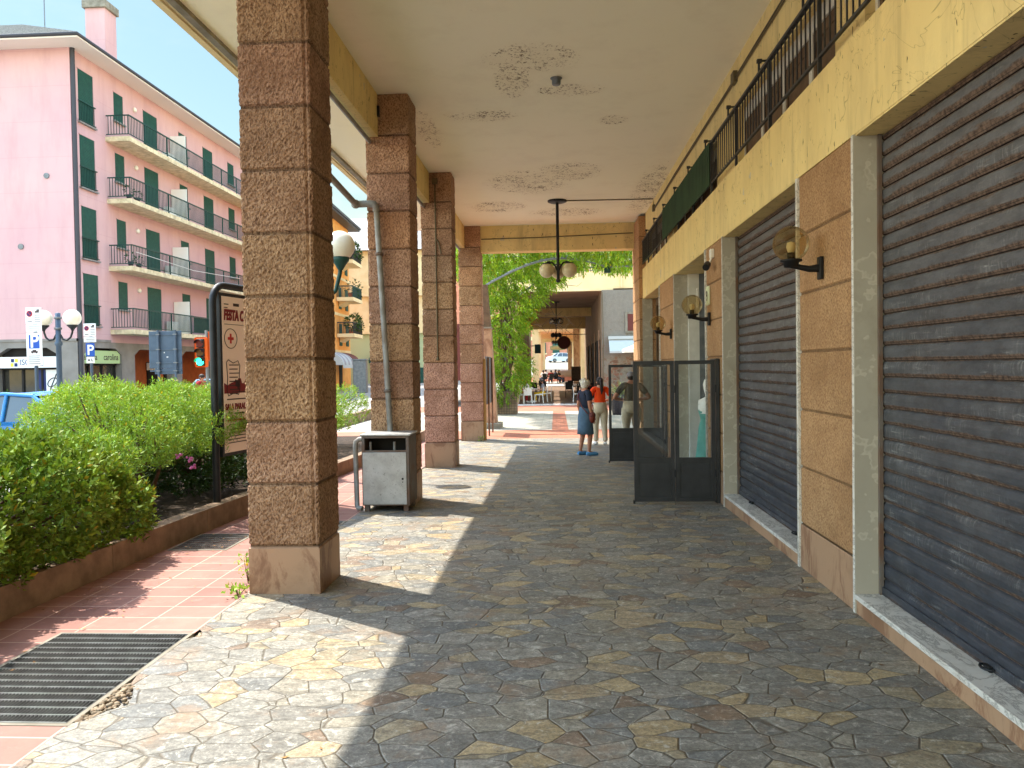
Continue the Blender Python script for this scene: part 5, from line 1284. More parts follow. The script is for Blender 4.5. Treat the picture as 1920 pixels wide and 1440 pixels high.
# ------------------------------------------------------------------ the crossing: pillar, pergola, wisteria
t = thing('stone_pillar', 'stained stone pillar with a dark upper groove beside the wisteria', 'pillar', (-2.15, 24, gz(24)))
z0 = gz(24)
b = MB(); 
def taper(b, x0, x1, x0t, x1t, y0, y1, za, zb, mi=0): b.add([(x0,y0,za),(x1,y0,za),(x1,y1,za),(x0,y1,za),(x0t,y0,zb),(x1t,y0,zb),(x1t,y1,zb),(x0t,y1,zb)], [(0,3,2,1),(4,5,6,7),(0,1,5,4),(1,2,6,5),(2,3,7,6),(3,0,4,7)], mi)
taper(b, -2.5, -1.87, -2.45, -2.02, 24, 24.6, z0+.18, 3.0); b.build('shaft', 'basestone', t)
b = MB(); b.box(-2.55, -1.72, 23.9, 24.7, z0-.02, z0+.18, b=.02); b.build('plinth', 'concrete', t)
b = MB(); taper(b, -2.38, -2.02, -2.34, -2.12, 24.05, 24.5, 3.0, 4.35); b.build('upper_shaft', 'brown_wood', t)
b = MB(); b.box(-2.46,-2.005,23.97,24.62,2.98,3.03); b.build('band', 'concrete', t)
t = thing('notice_board', 'narrow notice board on a wooden post beyond the fourth column, seen edge on', 'notice board', (-1.93, 21.4, gz(21)))
z0 = gz(21.4)
for q in (21.4, 22.6):
    b = MB(); b.box(-1.90, -1.86, q, q+.06, z0-.05, 2.05); b.build('post', 'brown_wood', t)
b = MB(); b.box(-1.96, -1.905, 21.35, 22.7, .75, 2.08, b=.006); b.build('board', 'grey_metal', t)
pg = thing('pergola', 'pergola of curved grey steel pipes carrying the wisteria over the crossing', 'pergola', (0, 28, 0))
def arc_pipe(p, q, rise, r=.035):
    p, q = Vector(p), Vector(q); b = MB()
    b.tube([p.lerp(q, i/10)+Vector((0,0,rise*math.sin(PI*i/10))) for i in range(11)], r, 8); b.build('arched_pipe', 'grey_metal', pg)
for p in ((-2.15,24.2,4.35),(-2.1,32.6,4.3)): arc_pipe(p, (1.9,28,5.3), .55)
for p in ((5.6,24.2,4.4),(5.6,32.6,4.4)): arc_pipe(p, (1.9,28,5.3), .55)
arc_pipe((-2.2,26.5,4.7), (1.9,28,5.45), .5, .03); arc_pipe((1.9,28,5.45), (5.6,27,4.9), .4, .03)
b = MB(); b.box(1.78, 2.0, 27.9, 28.1, 5.1, 5.7); b.build('hub', 'iron_green', pg)
for p in ((5.6,24.2),(5.6,32.6),(-2.1,32.6)):
    b = MB(); b.tube([(p[0],p[1],-.2),(p[0],p[1],4.4)], .09, 10); b.build('post', 'grey_metal', pg)
b = MB()
for y in (24.2, 26, 28, 30, 32.6): b.tube([(-2.4,y,5.75),(6,y,5.75)], .018, 5)
for x in (-2, 0, 2, 4): b.tube([(x,24,5.75),(x,33,5.75)], .018, 5)
b.build('wire_grid', 'grey_metal', pg)
ws = thing('wisteria', 'bright green wisteria climbing a column and covering the pergola', 'climbing plant', (-2.1, 32.2, -.1))
blobs = [(-2.2,31.6,1.0,.5,.5,.6),(-1.75,31.4,1.7,.7,.6,.8),(-2.5,31.4,2.6,.6,.7,.9),(-2.3,30.8,3.8,.8,.8,.9),(-2.2,32,1.3,.55,.6,.7),(-2.1,32,2.2,.65,.8,.9),(-2.0,31.8,3.2,.75,.9,.9),(-1.8,31.5,4.2,.95,1.0,.9),(-2.2,31,5.1,.9,1.2,.8),(-1.2,31.3,4.9,.9,1.1,.7),
         (-2.5,26,5.9,.9,1.6,.55),(-2.7,28,5.6,.9,1.8,.8),(-1.6,27.5,5.8,1.0,1.8,.7),(-2.6,29.5,5.0,.7,1.2,.9),(-.4,29.5,5.75,1.2,1.8,.5),(-.3,31.2,5.5,.8,1.1,.4),(.8,28,5.85,1.2,1.8,.4),(2,27,5.9,1.3,1.9,.36),(3.2,26,5.9,1.0,1.6,.36),(3.3,28.5,6.1,1.3,2,.36),(4.6,28.5,6.0,1.2,2,.4),(0,26,6.15,1.6,1.4,.3),(2.4,26,6.2,1.6,1.3,.28),(4.6,26,6.2,1.4,1.3,.3),(2.9,31,5.95,1.2,1.2,.3)]
P, N = shell(blobs, 6000, (.55, 1.08))
parts = []
hang = np.array([0,0,-.45]); A = N*.8+hang+rng.normal(size=P.shape)*.35; A /= np.linalg.norm(A, axis=1, keepdims=True)
side = np.cross(A, rng.normal(size=P.shape)); side /= np.linalg.norm(side, axis=1, keepdims=True)
tonek = rng.uniform(.65, 1.25, (len(P),1))
for j in range(11):
    u = .05+.34*((j//2)/5.5); sgn = 1 if j % 2 else -1
    D = A*.55+side*sgn*.8+np.array([0,0,-.25]) if j < 10 else A
    V, F, T = leaves_at(P+A*u, D, .135, .05, (.8,1.2), droop=.1); parts.append((V, F, T*tonek))
raw('foliage', *merge(parts), 'leaf_wist', ws)
b = MB(); r4 = random.Random(4)
for q in range(6):
    x, y = -2.1+r4.uniform(-.2,.2), 32.1+r4.uniform(-.2,.2); pts = [(x,y,-.1)]
    for k in range(1, 9): pts.append((x+.25*math.sin(k*1.1+q)+.03*k, y-.1*k*r4.random(), -.1+.7*k))
    b.tube(pts, [.06]*5+[.045,.035,.025,.015], 7)
for q in range(16):
    x, y = r4.uniform(-1.2,.4), r4.uniform(30.5,32); z = r4.uniform(3.4,5.2)
    b.tube([(x,y,z),(x+.25,y-.05,z-.1+r4.uniform(-.2,.2)),(x+.5,y-.1,z-.25+r4.uniform(-.3,.3)),(x+.7,y-.1,z+r4.uniform(-.3,.2))], [.012,.01,.008,.004], 5)
b.build('stem', 'wood_bark', ws)
t = thing('lattice_planter', 'pale planter behind a wire lattice at the foot of the wisteria', 'planter', (-2.1, 31.5, -.2))
b = MB(); b.box(-2.45, -1.62, 31.5, 32.4, -.25, .75, b=.02); b.build('trough', 'kerb', t)
b = MB()
for i in range(9): b.box(-2.45+.103*i, -2.44+.103*i, 31.46, 31.47, -.2, 1.5)
for i in range(16): b.box(-2.46, -1.6, 31.45, 31.46, -.15+.105*i, -.14+.105*i)
b.build('lattice', 'dark_frame', t)
t = thing('litter_bin', 'dark grey litter bin beside the lattice planter', 'litter bin', (-2.62, 31, -.2))
b = MB(); b.lathe([(.0,-.18),(.17,-.18),(.2,.62),(.19,.64),(.0,.64)], -2.62, 31, 16); b.build('body', 'dark_frame', t)
b = MB(); b.lathe([(.21,.62),(.225,.66),(.2,.72),(.12,.78),(0,.8)], -2.62, 31, 16); b.build('lid', 'black_iron', t)

# ------------------------------------------------------------------ second arcade
a2 = thing('far_arcade_building', 'second arcade building with a dark ceiling over cafe tables beyond the crossing', 'building', (0, 39, 0))
g2 = -.2
b = MB(); b.box(-2.5, 2.3, 39, 60.4, 5.48, 5.6); b.build('ceiling', 'darkceil', a2) if False else None
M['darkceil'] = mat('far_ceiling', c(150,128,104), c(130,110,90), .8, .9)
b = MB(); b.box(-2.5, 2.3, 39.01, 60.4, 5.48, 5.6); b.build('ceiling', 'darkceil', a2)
b = MB(); b.box(-8, 10, 39, 60.4, 5.61, 15); b.build('upper_storeys', 'peachwall', a2) if False else None
M['peachwall'] = mat('peach_wall', c(236,208,160), c(228,198,150), .8, .9)
b = MB(); b.box(-2.6, 12, 39, 60.4, 5.61, 14); b.build('upper_storeys', 'peachwall', a2)
b = MB(); b.box(-2.6, 2.9, 38.9, 38.995, 5.5, 5.62); b.box(3.28,3.34,38.9,38.995,5.63,9); b.build('front_moulding', 'cream', a2)
for y in (39.2, 44.6, 50, 55.4, 59.7):
    b = MB(); b.box(-2.5, -1.92, y, y+.6, g2-.05, 5.47); b.build('column', 'cream' if y > 59 else 'basestone', a2)
b = MB(); b.box(-2.4, -1.98, 39.8, 59.8, 4.8, 5.47); b.build('edge_beam', 'yellow', a2)
for y, z in ((49.9, 4.95), (59.9, 4.62)):
    b = MB(); b.box(-1.97, 2.3, y, y+.4, z, 5.479); b.build('cross_beam', 'yellow', a2)
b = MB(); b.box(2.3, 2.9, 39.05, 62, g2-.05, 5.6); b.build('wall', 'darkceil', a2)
for y in (40.2, 44.8, 49.4, 54):
    b = MB(); b.box(2.24, 2.31, y, y+2.9, g2, 3.1); w_ = b.build('shop_window', 'dark_int', a2)
    b = MB(); b.box(2.2, 2.239, y-.3, y-.06, g2, 3.6); b.build('pier', 'basestone', w_)
b = MB(); b.add([(-2.55,39.3,4.4),(-6.6,39.3,3.2),(-6.6,61,3.2),(-2.55,61,4.4)], [(0,1,2,3)]); b.add([(-6.6,39.3,3.2),(-6.6,39.3,1.2),(-6.6,61,1.2),(-6.6,61,3.2)], [(0,1,2,3)]); b.build('sun_block_awning', 'awning_brown', a2)  # awning added to keep the sun off the far arcade floor
b = MB(); b.box(-6.4, -2.55, 39.35, 39.4, 1.1, 4.0); b.build('sun_block_end', 'dark_red', a2)  # closes the near end of the added awning
# rough old wall on the right of it
t = thing('rubble_wall_house', 'old house front of rubble and patched plaster beside the far arcade', 'house', (4, 38.8, 0))
b = MB(); b.box(2.32, 12, 38.6, 38.99, -.4, 5.5); b.build('wall', 'oldwall', t)
b = MB(); b.box(3.45, 4.6, 38.52, 38.595, 3.35, 4.4); w_ = b.build('window_frame', 'concrete', t)
b = MB(); b.box(3.56, 4.5, 38.50, 38.519, 3.46, 4.29); b.build('blind', 'dark_red', w_)
b = MB(); b.add([(2.62,38.5,3.05),(6,38.5,3.05),(6,37.9,2.45),(2.62,37.9,2.45)], [(0,1,2,3)]); b.box(2.6,6,38.4,38.59,3.05,3.2); b.box(2.62,6,37.89,37.905,2.36,2.455); b.build('awning', 'awning_white', t)
b = MB(); b.box(4.0, 5.2, 38.55, 38.595, -.2, 2.0); b.build('door', 'dark_int', t)
b = MB(); b.tube([(2.33, 38.5, 5.4), (2.36, 38.5, 3), (2.34, 38.5, -.1)], .02, 5); b.build('cable_run', 'cable', t)
b = MB(); b.tube([(3.35,38.4,6.9),(3.2,37,6.4),(2.6,34,5.9),(1.95,28.1,5.7)], .012, 5); tag(b.build('overhead_wire', 'cable'), 'thin overhead wire sagging from the far facade to the pergola', 'wire')
t = thing('parasol', 'white parasol open in front of the rubble wall', 'parasol', (4.2, 32, -.15))
b = MB(); n = 8; ap = (4.2, 32, 2.98); ring = [(4.2+1.55*math.cos(2*PI*i/n+PI/8), 32+1.55*math.sin(2*PI*i/n+PI/8), 2.42) for i in range(n)]
b.add([ap]+ring, [(0, 1+i, 1+(i+1) % n) for i in range(n)]); b.add(ring+[(x, y, z-.12) for x, y, z in ring], [(i, (i+1) % n, n+(i+1) % n, n+i) for i in range(n)]); b.build('canopy', 'umbrella', t)
b = MB(); b.tube([(4.2,32,-.15),(4.2,32,2.97)], .03, 8); b.build('pole', 'white_paint', t)
b = MB()
for x, y, z in ring: b.tube([(4.2,32,2.9),(x*.98+4.2*.02,y*.98+.64,z+.01)], .012, 5)
b.build('rib', 'white_paint', t)
b = MB(); b.lathe([(0,-.17),(.3,-.17),(.3,-.1),(.05,-.06),(.05,.2),(0,.2)], 4.2, 32, 14); b.build('base', 'concrete', t)
# potted agave
t = thing('potted_plant', 'spiky green and orange plant in a large dark pot seen through the rear screen', 'potted plant', (2.5, 30.6, -.18))
b = MB(); b.lathe([(.0,-.2),(.3,-.2),(.42,.5),(.45,.62),(.4,.62),(.36,.5),(0,.5)], 2.5, 30.6, 18); b.build('pot', 'darkpot', t)
Vs = []; Fs = []; T = []; Q = random.Random(3)
for i in range(70):
    a = Q.uniform(0, 2*PI); e = Q.uniform(.2, 1.5); l = Q.uniform(.7, 1.15); o = len(Vs); s_ = Vector((-math.sin(a), math.cos(a), 0))
    d = Vector((math.cos(a)*math.cos(e), math.sin(a)*math.cos(e), math.sin(e)))
    k = (2.4,.9,.5) if i % 12 == 0 else (Q.uniform(.8,1.6),)*3
    for j in range(5):
        u = j/4; c_ = Vector((2.5,30.6,.55))+d*l*u-Vector((0,0,.4))*l*u**3; Vs += [c_-s_*.03*(1-u*.9), c_+s_*.03*(1-u*.9)]
    for j in range(4): Fs.append((o+2*j,o+2*j+1,o+2*j+3,o+2*j+2)); T.append(k)
raw('leaf_crown', np.array([v[:] for v in Vs]), np.array(Fs), np.array(T), 'leaf_yucca', t)
# hanging lamps and signs in the far arcade
pendant(.05, 44.8, 5.47, 1.35, 'hanging lamp with clear globes under the dark ceiling of the far arcade', 'clear_globe')
pendant(.05, 56.5, 5.47, 1.7, 'black hanging lamp near the back beam of the far arcade', 'dark_frame')
pendant(.0, 76, 5.45, 1.6, 'smaller looking hanging lamp under the sunlit ceiling past the far arcade', 'dark_frame')
t = thing('round_sign', 'round dark hanging sign on a bracket at the right of the far arcade', 'shop sign', (.65, 58, 3.5))
b = MB(); b.tube([(.62,57.95,3.5),(.62,58.05,3.5)], .5, 28); b.build('disc', 'dark_red', t)
b = MB(); b.tube([(.62+.47*math.cos(a), 57.94, 3.5+.47*math.sin(a)) for a in [i*PI/16 for i in range(33)]], .03, 6, cap=False); b.build('rim', 'brown_wood', t)
b = MB(); b.tube([(2.3,58,4.1),(.3,58,4.1)], .03, 6); b.tube([(.4,58,4.1),(.45,58,3.95)], .015, 5); b.tube([(.84,58,4.1),(.8,58,3.95)], .015, 5); b.build('bracket', 'black_iron', t)
t = thing('hanging_sign', 'long pale hanging sign across the end of the far arcade', 'shop sign', (0, 63, 3.3))
b = MB(); b.box(-.45, .72, 63, 63.06, 3.05, 3.4, b=.01); b.build('board', 'greenband', t)
for q in (-.3, .55):
    b = MB(); b.tube([(q,63.03,3.4),(q,63.03,5.0)], .012, 5); b.build('rod', 'black_iron', t)
b = MB()
for i in range(9): b.box(-.36+.115*i, -.29+.115*i, 62.99, 62.999, 3.14, 3.3)
b.build('sign_marks', 'cream', t)
t = thing('hanging_sign', 'small dark green sign on the left columns of the far arcade', 'shop sign', (-1.6, 60, 3))
b = MB(); b.box(-1.62, -1.15, 59.6, 59.66, 2.75, 3.45, b=.01); b.build('board', 'iron_green', t)
b = MB(); b.box(-1.93, -1.62, 59.61, 59.65, 3.3, 3.36); b.build('bracket', 'black_iron', t)
# third arcade in the sun and the street end
a3 = thing('end_arcade_building', 'sunlit cream arcade at the far end, framing the street with the silver car', 'building', (0, 66, 0))
b = MB(); b.box(-1.95, 2.2, 66, 105, 5.1, 5.3); b.build('ceiling', 'cream', a3)
for y in (66.2, 76, 86, 96, 104):
    b = MB(); b.box(-2.0, -1.45, y, y+.6, gz(y)-.2, 5.09); b.build('column', 'cream', a3)
for y in (70, 104):
    b = MB(); b.box(1.6, 2.15, y, y+.6, gz(y)-.2, 5.09); b.build('column', 'basestone', a3)
b = MB(); b.box(2.2, 2.7, 66, 105, -.3, 5.3); b.build('wall', 'cream', a3)
for y in (80, 92):
    b = MB(); b.box(-1.44, 2.19, y, y+.5, 4.6, 5.099); b.build('cross_beam', 'cream', a3)
b = MB(); b.box(-2.1, 10, 66, 105, 5.31, 13); b.build('upper_storeys', 'cream', a3)
sheet('end_arcade_floor', -2.2, 2.4, [84, 105], .03, 'arcadefloor')
t = thing('red_town_house', 'reddish town house with pale window bands beyond the silver car', 'building', (0, 150, 3))
b = MB(); b.box(-30, 30, 150, 160, 2, 22); b.build('wall', 'red_wall', t)
for z in (4.2, 8.0, 11.8):
    for x in (-13.5,-10,-6.5,-3.2,-.6, 2.2, 5.2, 9):
        b = MB(); b.box(x, x+1.3, 149.9, 150.02, z, z+2); w_ = b.build('window', 'shutter_green' , t)
        b = MB(); b.box(x-.2, x+1.5, 149.85, 149.9, z-.25, z-.0); b.build('sill', 'cream', w_)
b = MB(); b.box(-30, 30, 149.8, 149.98, 6.7, 7.4); b.build('string_course', 'cream', t)

# ------------------------------------------------------------------ cafe furniture
def white_chair(label):
    t = thing('cafe_chair', label, 'chair', (0,0,0), group='white cafe chairs in the far arcade')
    b = MB(); b.box(-.22,.22,-.22,.22,.43,.465,b=.012); b.build('seat', 'white_plastic', t)
    b = MB(); b.prism([(-.22,.46),(-.19,.46),(-.235,.86),(-.265,.86)], -.21, .21, 'x')
    for i, q in enumerate(b.v): b.v[i] = q
    b.build('backrest', 'white_plastic', t)
    for sx in (-1,1):
        for sy in (-1,1):
            b = MB(); b.tube([(sx*.2,sy*.2,.43),(sx*.23,sy*.235,0)], [.022,.016], 8); b.build('leg', 'white_plastic', t)
    return t
wc = white_chair('white cafe chair with its back to the crossing, nearest on the left')
wc.location = (-1.49, 40.4, g2+.03)
for x, y, r_, l in ((-.92,40.7,PI/2,'white cafe chair turned sideways with a slim frame, right of the nearest one'),(-1.92,40.7,-PI/2,'white cafe chair at the extreme left, half behind the planter'),(-.5,42.6,PI/2,'white cafe chair behind, on the right of the occupied table'),(1.12,41.2,-PI/2,'white cafe chair on the right behind the white-haired woman')):
    dup(wc, (x, y, g2+.03), r_, l)
def table(label, m, r=.38, grp='cafe tables in the far arcade'):
    t = thing('cafe_table', label, 'table', (0,0,0), group=grp)
    b = MB(); b.box(-r,r,-r,r,.71,.74,b=.01); b.build('tabletop', m, t)
    b = MB(); b.lathe([(.0,0),(.24,0),(.24,.02),(.035,.05),(.03,.7),(.0,.7)], 0, 0, 14); b.build('pedestal', m, t)
    return t
wt = table('white cafe table between the two seated guests', 'white_plastic'); wt.location = (-1.35, 41.75, g2+.03)
b = MB(); b.box(-1.5,-1.25,41.65,41.9,.575,.64,b=.01); tag(b.build('napkin_holder', 'white_cloth'), 'pile of white napkins on the occupied cafe table', 'napkins')
def dark_chair(label):
    t = thing('bistro_chair', label, 'chair', (0,0,0), group='dark bistro chairs in the far arcade')
    b = MB(); b.box(-.21,.21,-.21,.21,.43,.46,b=.01); b.build('seat', 'black', t)
    b = MB(); b.box(-.21,.21,-.235,-.21,.52,.9,b=.01); b.build('backrest', 'black', t)
    for sx in (-1,1):
        for sy in (-1,1):
            b = MB(); b.tube([(sx*.19,sy*.2,.9 if sy < 0 else .44),(sx*.2,sy*.22,0)], .016, 6); b.build('leg', 'black_iron', t)
    return t
dc = dark_chair('dark bistro chair at the right, nearest to the crossing'); dc.location = (.75, 46.5, g2+.03)
dt = table('dark cafe table at the right, nearest to the crossing', 'black'); dt.location = (1.35, 47, g2+.03)
LAB = ['beside the right wall','next to the middle of the passage','behind the front dark chairs','close to the back beam on the right','at the left columns','at the left, in front of the seated group','deep in the passage on the left']
for i, (x, y, r_) in enumerate(((1.9,46.2,.3),(.8,50,PI),(1.6,52,.4),(1.1,55,-.5),(-1.5,50,.2),(-.9,53,PI),(-1.2,56,.6))):
    dup(dc, (x, y, g2+.03), r_, 'dark bistro chair '+LAB[i])
for x, y, l in ((1.4,51,'dark cafe table in the second row at the right'),(1.5,55.5,'dark cafe table by the back beam at the right'),(-1.3,51.8,'dark cafe table by the left columns'),(-1.1,55,'dark cafe table deep on the left')):
    dup(dt, (x, y, g2+.03), 0, l)
t = thing('menu_stand', 'wooden menu stand by the right columns at the end of the far arcade', 'menu stand', (1.5, 58.5, g2))
b = MB(); b.box(1.15, 1.85, 58.4, 58.46, .6, 1.7, b=.01); b.build('panel', 'brown_wood', t)
for x in (1.2, 1.8):
    b = MB(); b.tube([(x,58.5,g2),(x,58.44,1.7)], .025, 6); b.build('leg', 'brown_wood', t)

# ------------------------------------------------------------------ people
def skin_obj(name, V, E, Rd, m, parent, sub=2, extra=None):
    me = bpy.data.meshes.new('tmp'); me.from_pydata(V, E, []); o = bpy.data.objects.new('tmp', me); COL.objects.link(o)
    md = o.modifiers.new('s', 'SKIN'); md.use_smooth_shade = True; md.branch_smoothing = .6
    for v, r_ in zip(me.skin_vertices[0].data, Rd): v.radius = r_ if isinstance(r_, tuple) else (r_, r_); v.use_root = False
    me.skin_vertices[0].data[0].use_root = True
    o.modifiers.new('d', 'SUBSURF').levels = sub; o.modifiers[-1].render_levels = sub
    dg = bpy.context.evaluated_depsgraph_get(); dg.update(); nm = bpy.data.meshes.new_from_object(o.evaluated_get(dg))
    bpy.data.objects.remove(o); nm.name = name
    b = MB(); b.add([v.co[:] for v in nm.vertices], [tuple(p.vertices) for p in nm.polygons], smooth=True); bpy.data.meshes.remove(nm)
    if extra: extra(b)
    return b.build(name, m, parent)
def person(label, loc, rz, H=1.65, sit=False, arms='down', top='white_cloth', bottom='beige_cloth', skirt=False, hair='hair_black', style='short', shoes='white_cloth', skin='skin', turn=0., build=1.0, group=None, stride=0.0):
    t = thing('person', label, 'person', (0,0,0), group=group); k = H/1.7; hb = -.46 if sit else 0.0
    def S(x, y, z): return Vector((x*k, y*k, (z+hb)*k))
    Pv = S(0,0,.95); Ws = S(0,.01,1.10); Ch = S(0,.0,1.30); Nb = S(0,-.01,1.45); Nk = S(0,.005,1.51); Hd = S(0,.03,1.575); Cr = S(0,.02,1.645)
    V = [Pv, Ws, Ch, Nb, Nk, Hd, Cr]; E = [(0,1),(1,2),(2,3),(3,4),(4,5),(5,6)]
    bw = build; Rd = [(.155*bw,.115*bw),(.135*bw,.10*bw),(.155*bw,.115*bw),(.085,.075),(.052,.055),(.078,.095),(.062,.075)]
    hands = []
    for s in (-1, 1):
        sh = S(s*.165*bw, -.005, 1.40); i = len(V)
        if arms == 'down' or (arms == 'mix' and s < 0): el = S(s*.235*bw, -.03, 1.12); wr = S(s*.235*bw, .04, .86)
        elif arms == 'front' or arms == 'mix': el = S(s*.30*bw, -.06, 1.14); wr = S(s*.14, .20, 1.10)
        elif arms == 'table': el = S(s*.24, .10, 1.13); wr = S(s*.12, .33, 1.15)
        elif arms == 'wide': el = S(s*.36*bw, -.07, 1.13); wr = S(s*.15, .16, 1.08)
        V += [sh, el, wr]; E += [(2 if False else 3, i), (i, i+1), (i+1, i+2)]; Rd += [.058*bw, .042*bw, .028]; hands.append((el, wr, s))
    legs = []
    for s in (-1, 1):
        i = len(V); hp = S(s*.095*bw, 0, .88)
        if sit: kn = S(s*.12, .44, .95); an = S(s*.12, .42, .54); to = S(s*.13, .56, .50)
        else: kn = S(s*.10*bw, .03+s*stride, .49); an = S(s*.105*bw, -.03+s*stride*1.6, .09); to = S(s*.125*bw, .11+s*stride*1.6, .035)
        V += [hp, kn, an, to]; E += [(0,i),(i,i+1),(i+1,i+2),(i+2,i+3)]; Rd += [(.095*bw,.095*bw), .062*bw, .038, (.04,.03)]; legs.append((hp, kn, an, to))
    Rd = [tuple(q*k for q in r_) if isinstance(r_, tuple) else r_*k for r_ in Rd]
    def face(b):
        for el, wr, s in hands:
            d = (wr-el).normalized(); u = d.cross(Vector((0,0,1)) if abs(d.z) < .9 else Vector((0,1,0))).normalized(); w_ = d.cross(u)
            b.tube([wr-d*.01, wr+d*.03*k, wr+d*.09*k], [.026*k,.036*k,.034*k], 10)
            fl_ = [.068,.08,.074,.058]
            for f in range(4):
                q = wr+d*.085*k+w_*(f-1.5)*.019*k; b.tube([q, q+d*fl_[f]*.5*k, q+d*fl_[f]*k*.85+u*s*.012*k], [.0095*k,.009*k,.007*k], 6)
            q = wr+d*.03*k-w_*.03*k; b.tube([q, q-w_*.025*k+d*.025*k, q-w_*.03*k+d*.06*k], [.012*k,.011*k,.008*k], 6)
        cz = Hd.z; 
        b.tube([(0,Hd.y+.09*k,cz+.02*k),(0,Hd.y+.122*k,cz-.018*k),(0,Hd.y+.095*k,cz-.028*k)], [.010*k,.016*k,.010*k], 8)
        for s in (-1,1): b.ball((s*.078*k, Hd.y-.01*k, cz), (.012*k,.022*k,.032*k), 8)
    skin_obj('body', [v[:] for v in V], E, Rd, skin, t, extra=face)
    b = MB()
    for s in (-1,1): b.ball((s*.032*k, Hd.y+.088*k, Hd.z+.018*k), (.012*k,.008*k,.008*k), 8)
    b.tube([(-.025*k,Hd.y+.093*k,Hd.z-.055*k),(0,Hd.y+.1*k,Hd.z-.052*k),(.025*k,Hd.y+.093*k,Hd.z-.055*k)], .006*k, 6, mi=1); b.build('facial_features', ['ink', 'red_cloth'], t)
    # clothing
    tv = [Pv+Vector((0,0,.02*k)), Ws, Ch, Nb-Vector((0,0,.015*k))]; te = [(0,1),(1,2),(2,3)]; tr = [(.172*bw,.135*bw),(.155*bw,.122*bw),(.175*bw,.135*bw),(.095,.085)]
    for j, (el, wr, s) in enumerate(hands):
        sh = S(s*.165*bw, -.005, 1.40); i = len(tv); tv += [sh, sh.lerp(el, .72)]; te += [(3,i),(i,i+1)]; tr += [.075*bw, .063*bw]
    skin_obj('top', [v[:] for v in tv], te, [tuple(q*k for q in r_) if isinstance(r_, tuple) else r_*k for r_ in tr], top, t)
    if skirt:
        b = MB(); z = Pv.z; b.lathe([(.145*k,z+.14*k),(.17*k,z+.04*k),(.19*k,z-.08*k),(.20*k,z-.3*k),(.215*k,z-.47*k),(.2*k,z-.47*k)], 0, .0, 24, sx=1.0, sy=.82); b.build('skirt', bottom, t)
    else:
        b = MB(); z = Pv.z; b.lathe([(.0,z+.12*k),(.15*bw*k,z+.12*k),(.168*bw*k,z+.03*k),(.178*bw*k,z-.05*k),(.165*bw*k,z-.12*k),(.09*k,z-.17*k),(.0,z-.18*k)], 0, Pv.y, 20, sy=.80)
        for hp, kn, an, to in legs:
            b.tube([hp+Vector((0,0,.03*k)), hp.lerp(kn,.25), hp.lerp(kn,.6), kn, kn.lerp(an,.4), an+Vector((0,0,.02*k))], [.098*bw*k,.104*bw*k,.088*bw*k,.075*k,.07*k,.062*k], 14)
        b.build('trousers', bottom, t)
    for hp, kn, an, to in legs:
        d = (to-an); d.z = 0; d.normalize(); b = MB(); base = to.z-.035*k
        b.tube([Vector((an.x,an.y,base+.045*k))-d*.06*k, Vector((an.x,an.y,base+.05*k)), Vector((to.x,to.y,base+.04*k)), Vector((to.x,to.y,base+.03*k))+d*.07*k], [.034*k,.048*k,.046*k,.028*k], 10); b.build('shoe', shoes, t)
    b = MB(); hc = (0, Hd.y-.018*k, Hd.z+.035*k)
    if style == 'cap':
        b.ball((0,Hd.y-.0*k,Hd.z+.055*k), (.092*k,.112*k,.075*k), 16); b.box(-.06*k,.06*k,Hd.y+.09*k,Hd.y+.17*k,Hd.z+.045*k,Hd.z+.06*k,b=.006*k); b.build('cap', 'cap_grey', t)
        b = MB(); b.ball((0,Hd.y-.03*k,Hd.z-.0*k), (.086*k,.088*k,.06*k), 14); b.build('hair', hair, t)
    else:
        r_ = 1.12 if style == 'curly' else 1.0
        b.ball((0,Hd.y-.022*k,Hd.z+.042*k), (.092*k*r_,.105*k*r_,.088*k*r_), 18); b.ball((0,Hd.y-.045*k,Hd.z-.01*k), (.084*k*r_,.07*k*r_,.08*k), 14)
        if style == 'curly':
            q = random.Random(2)
            for i in range(26):
                a = q.uniform(0,2*PI); e = q.uniform(.15,1.5); p = (.088*k*math.cos(a)*math.cos(e), Hd.y-.03*k+.1*k*math.sin(a)*math.cos(e)-.01, Hd.z+.05*k+.085*k*math.sin(e)); b.ball(p, .028*k, 8)
        if style == 'long': b.ball((0,Hd.y-.06*k,Hd.z-.09*k), (.09*k,.055*k,.15*k), 14)
        b.build('hair', hair, t)
        if style == 'pony':
            b = MB(); b.tube([(0,Hd.y-.10*k,Hd.z+.06*k),(0,Hd.y-.16*k,Hd.z+.04*k),(.01,Hd.y-.17*k,Hd.z-.08*k),(.02*k,Hd.y-.15*k,Hd.z-.22*k),(.02*k,Hd.y-.13*k,Hd.z-.30*k)], [.025*k,.042*k,.046*k,.036*k,.012*k], 10); b.build('ponytail', hair, t)
    t.location = loc; t.rotation_euler = (0,0,rz); t['_k'] = k
    return t, k
def zt(y): return gz(y)+.004
wa, k = person('white-haired woman in navy top and denim skirt, with a brown shoulder strap', (.60, 16.3, zt(16.3)), R(-62), 1.60, top='navy_cloth', bottom='denim', skirt=True, hair='hair_white', style='curly', shoes='shoe_blue', skin='skin_tan', build=1.08, stride=.03)
b = MB(); b.tube([(-.15*k,.05*k,1.42*k),(-.08*k,.15*k,1.34*k),(.06*k,.165*k,1.1*k),(.18*k,.10*k,.94*k)], .010, 6); b.tube([(-.15*k,-.05*k,1.42*k),(-.06*k,-.15*k,1.3*k),(.10*k,-.15*k,1.1*k),(.2*k,-.05*k,.94*k)], .010, 6); b.build('bag_strap', 'bag_leather', wa)
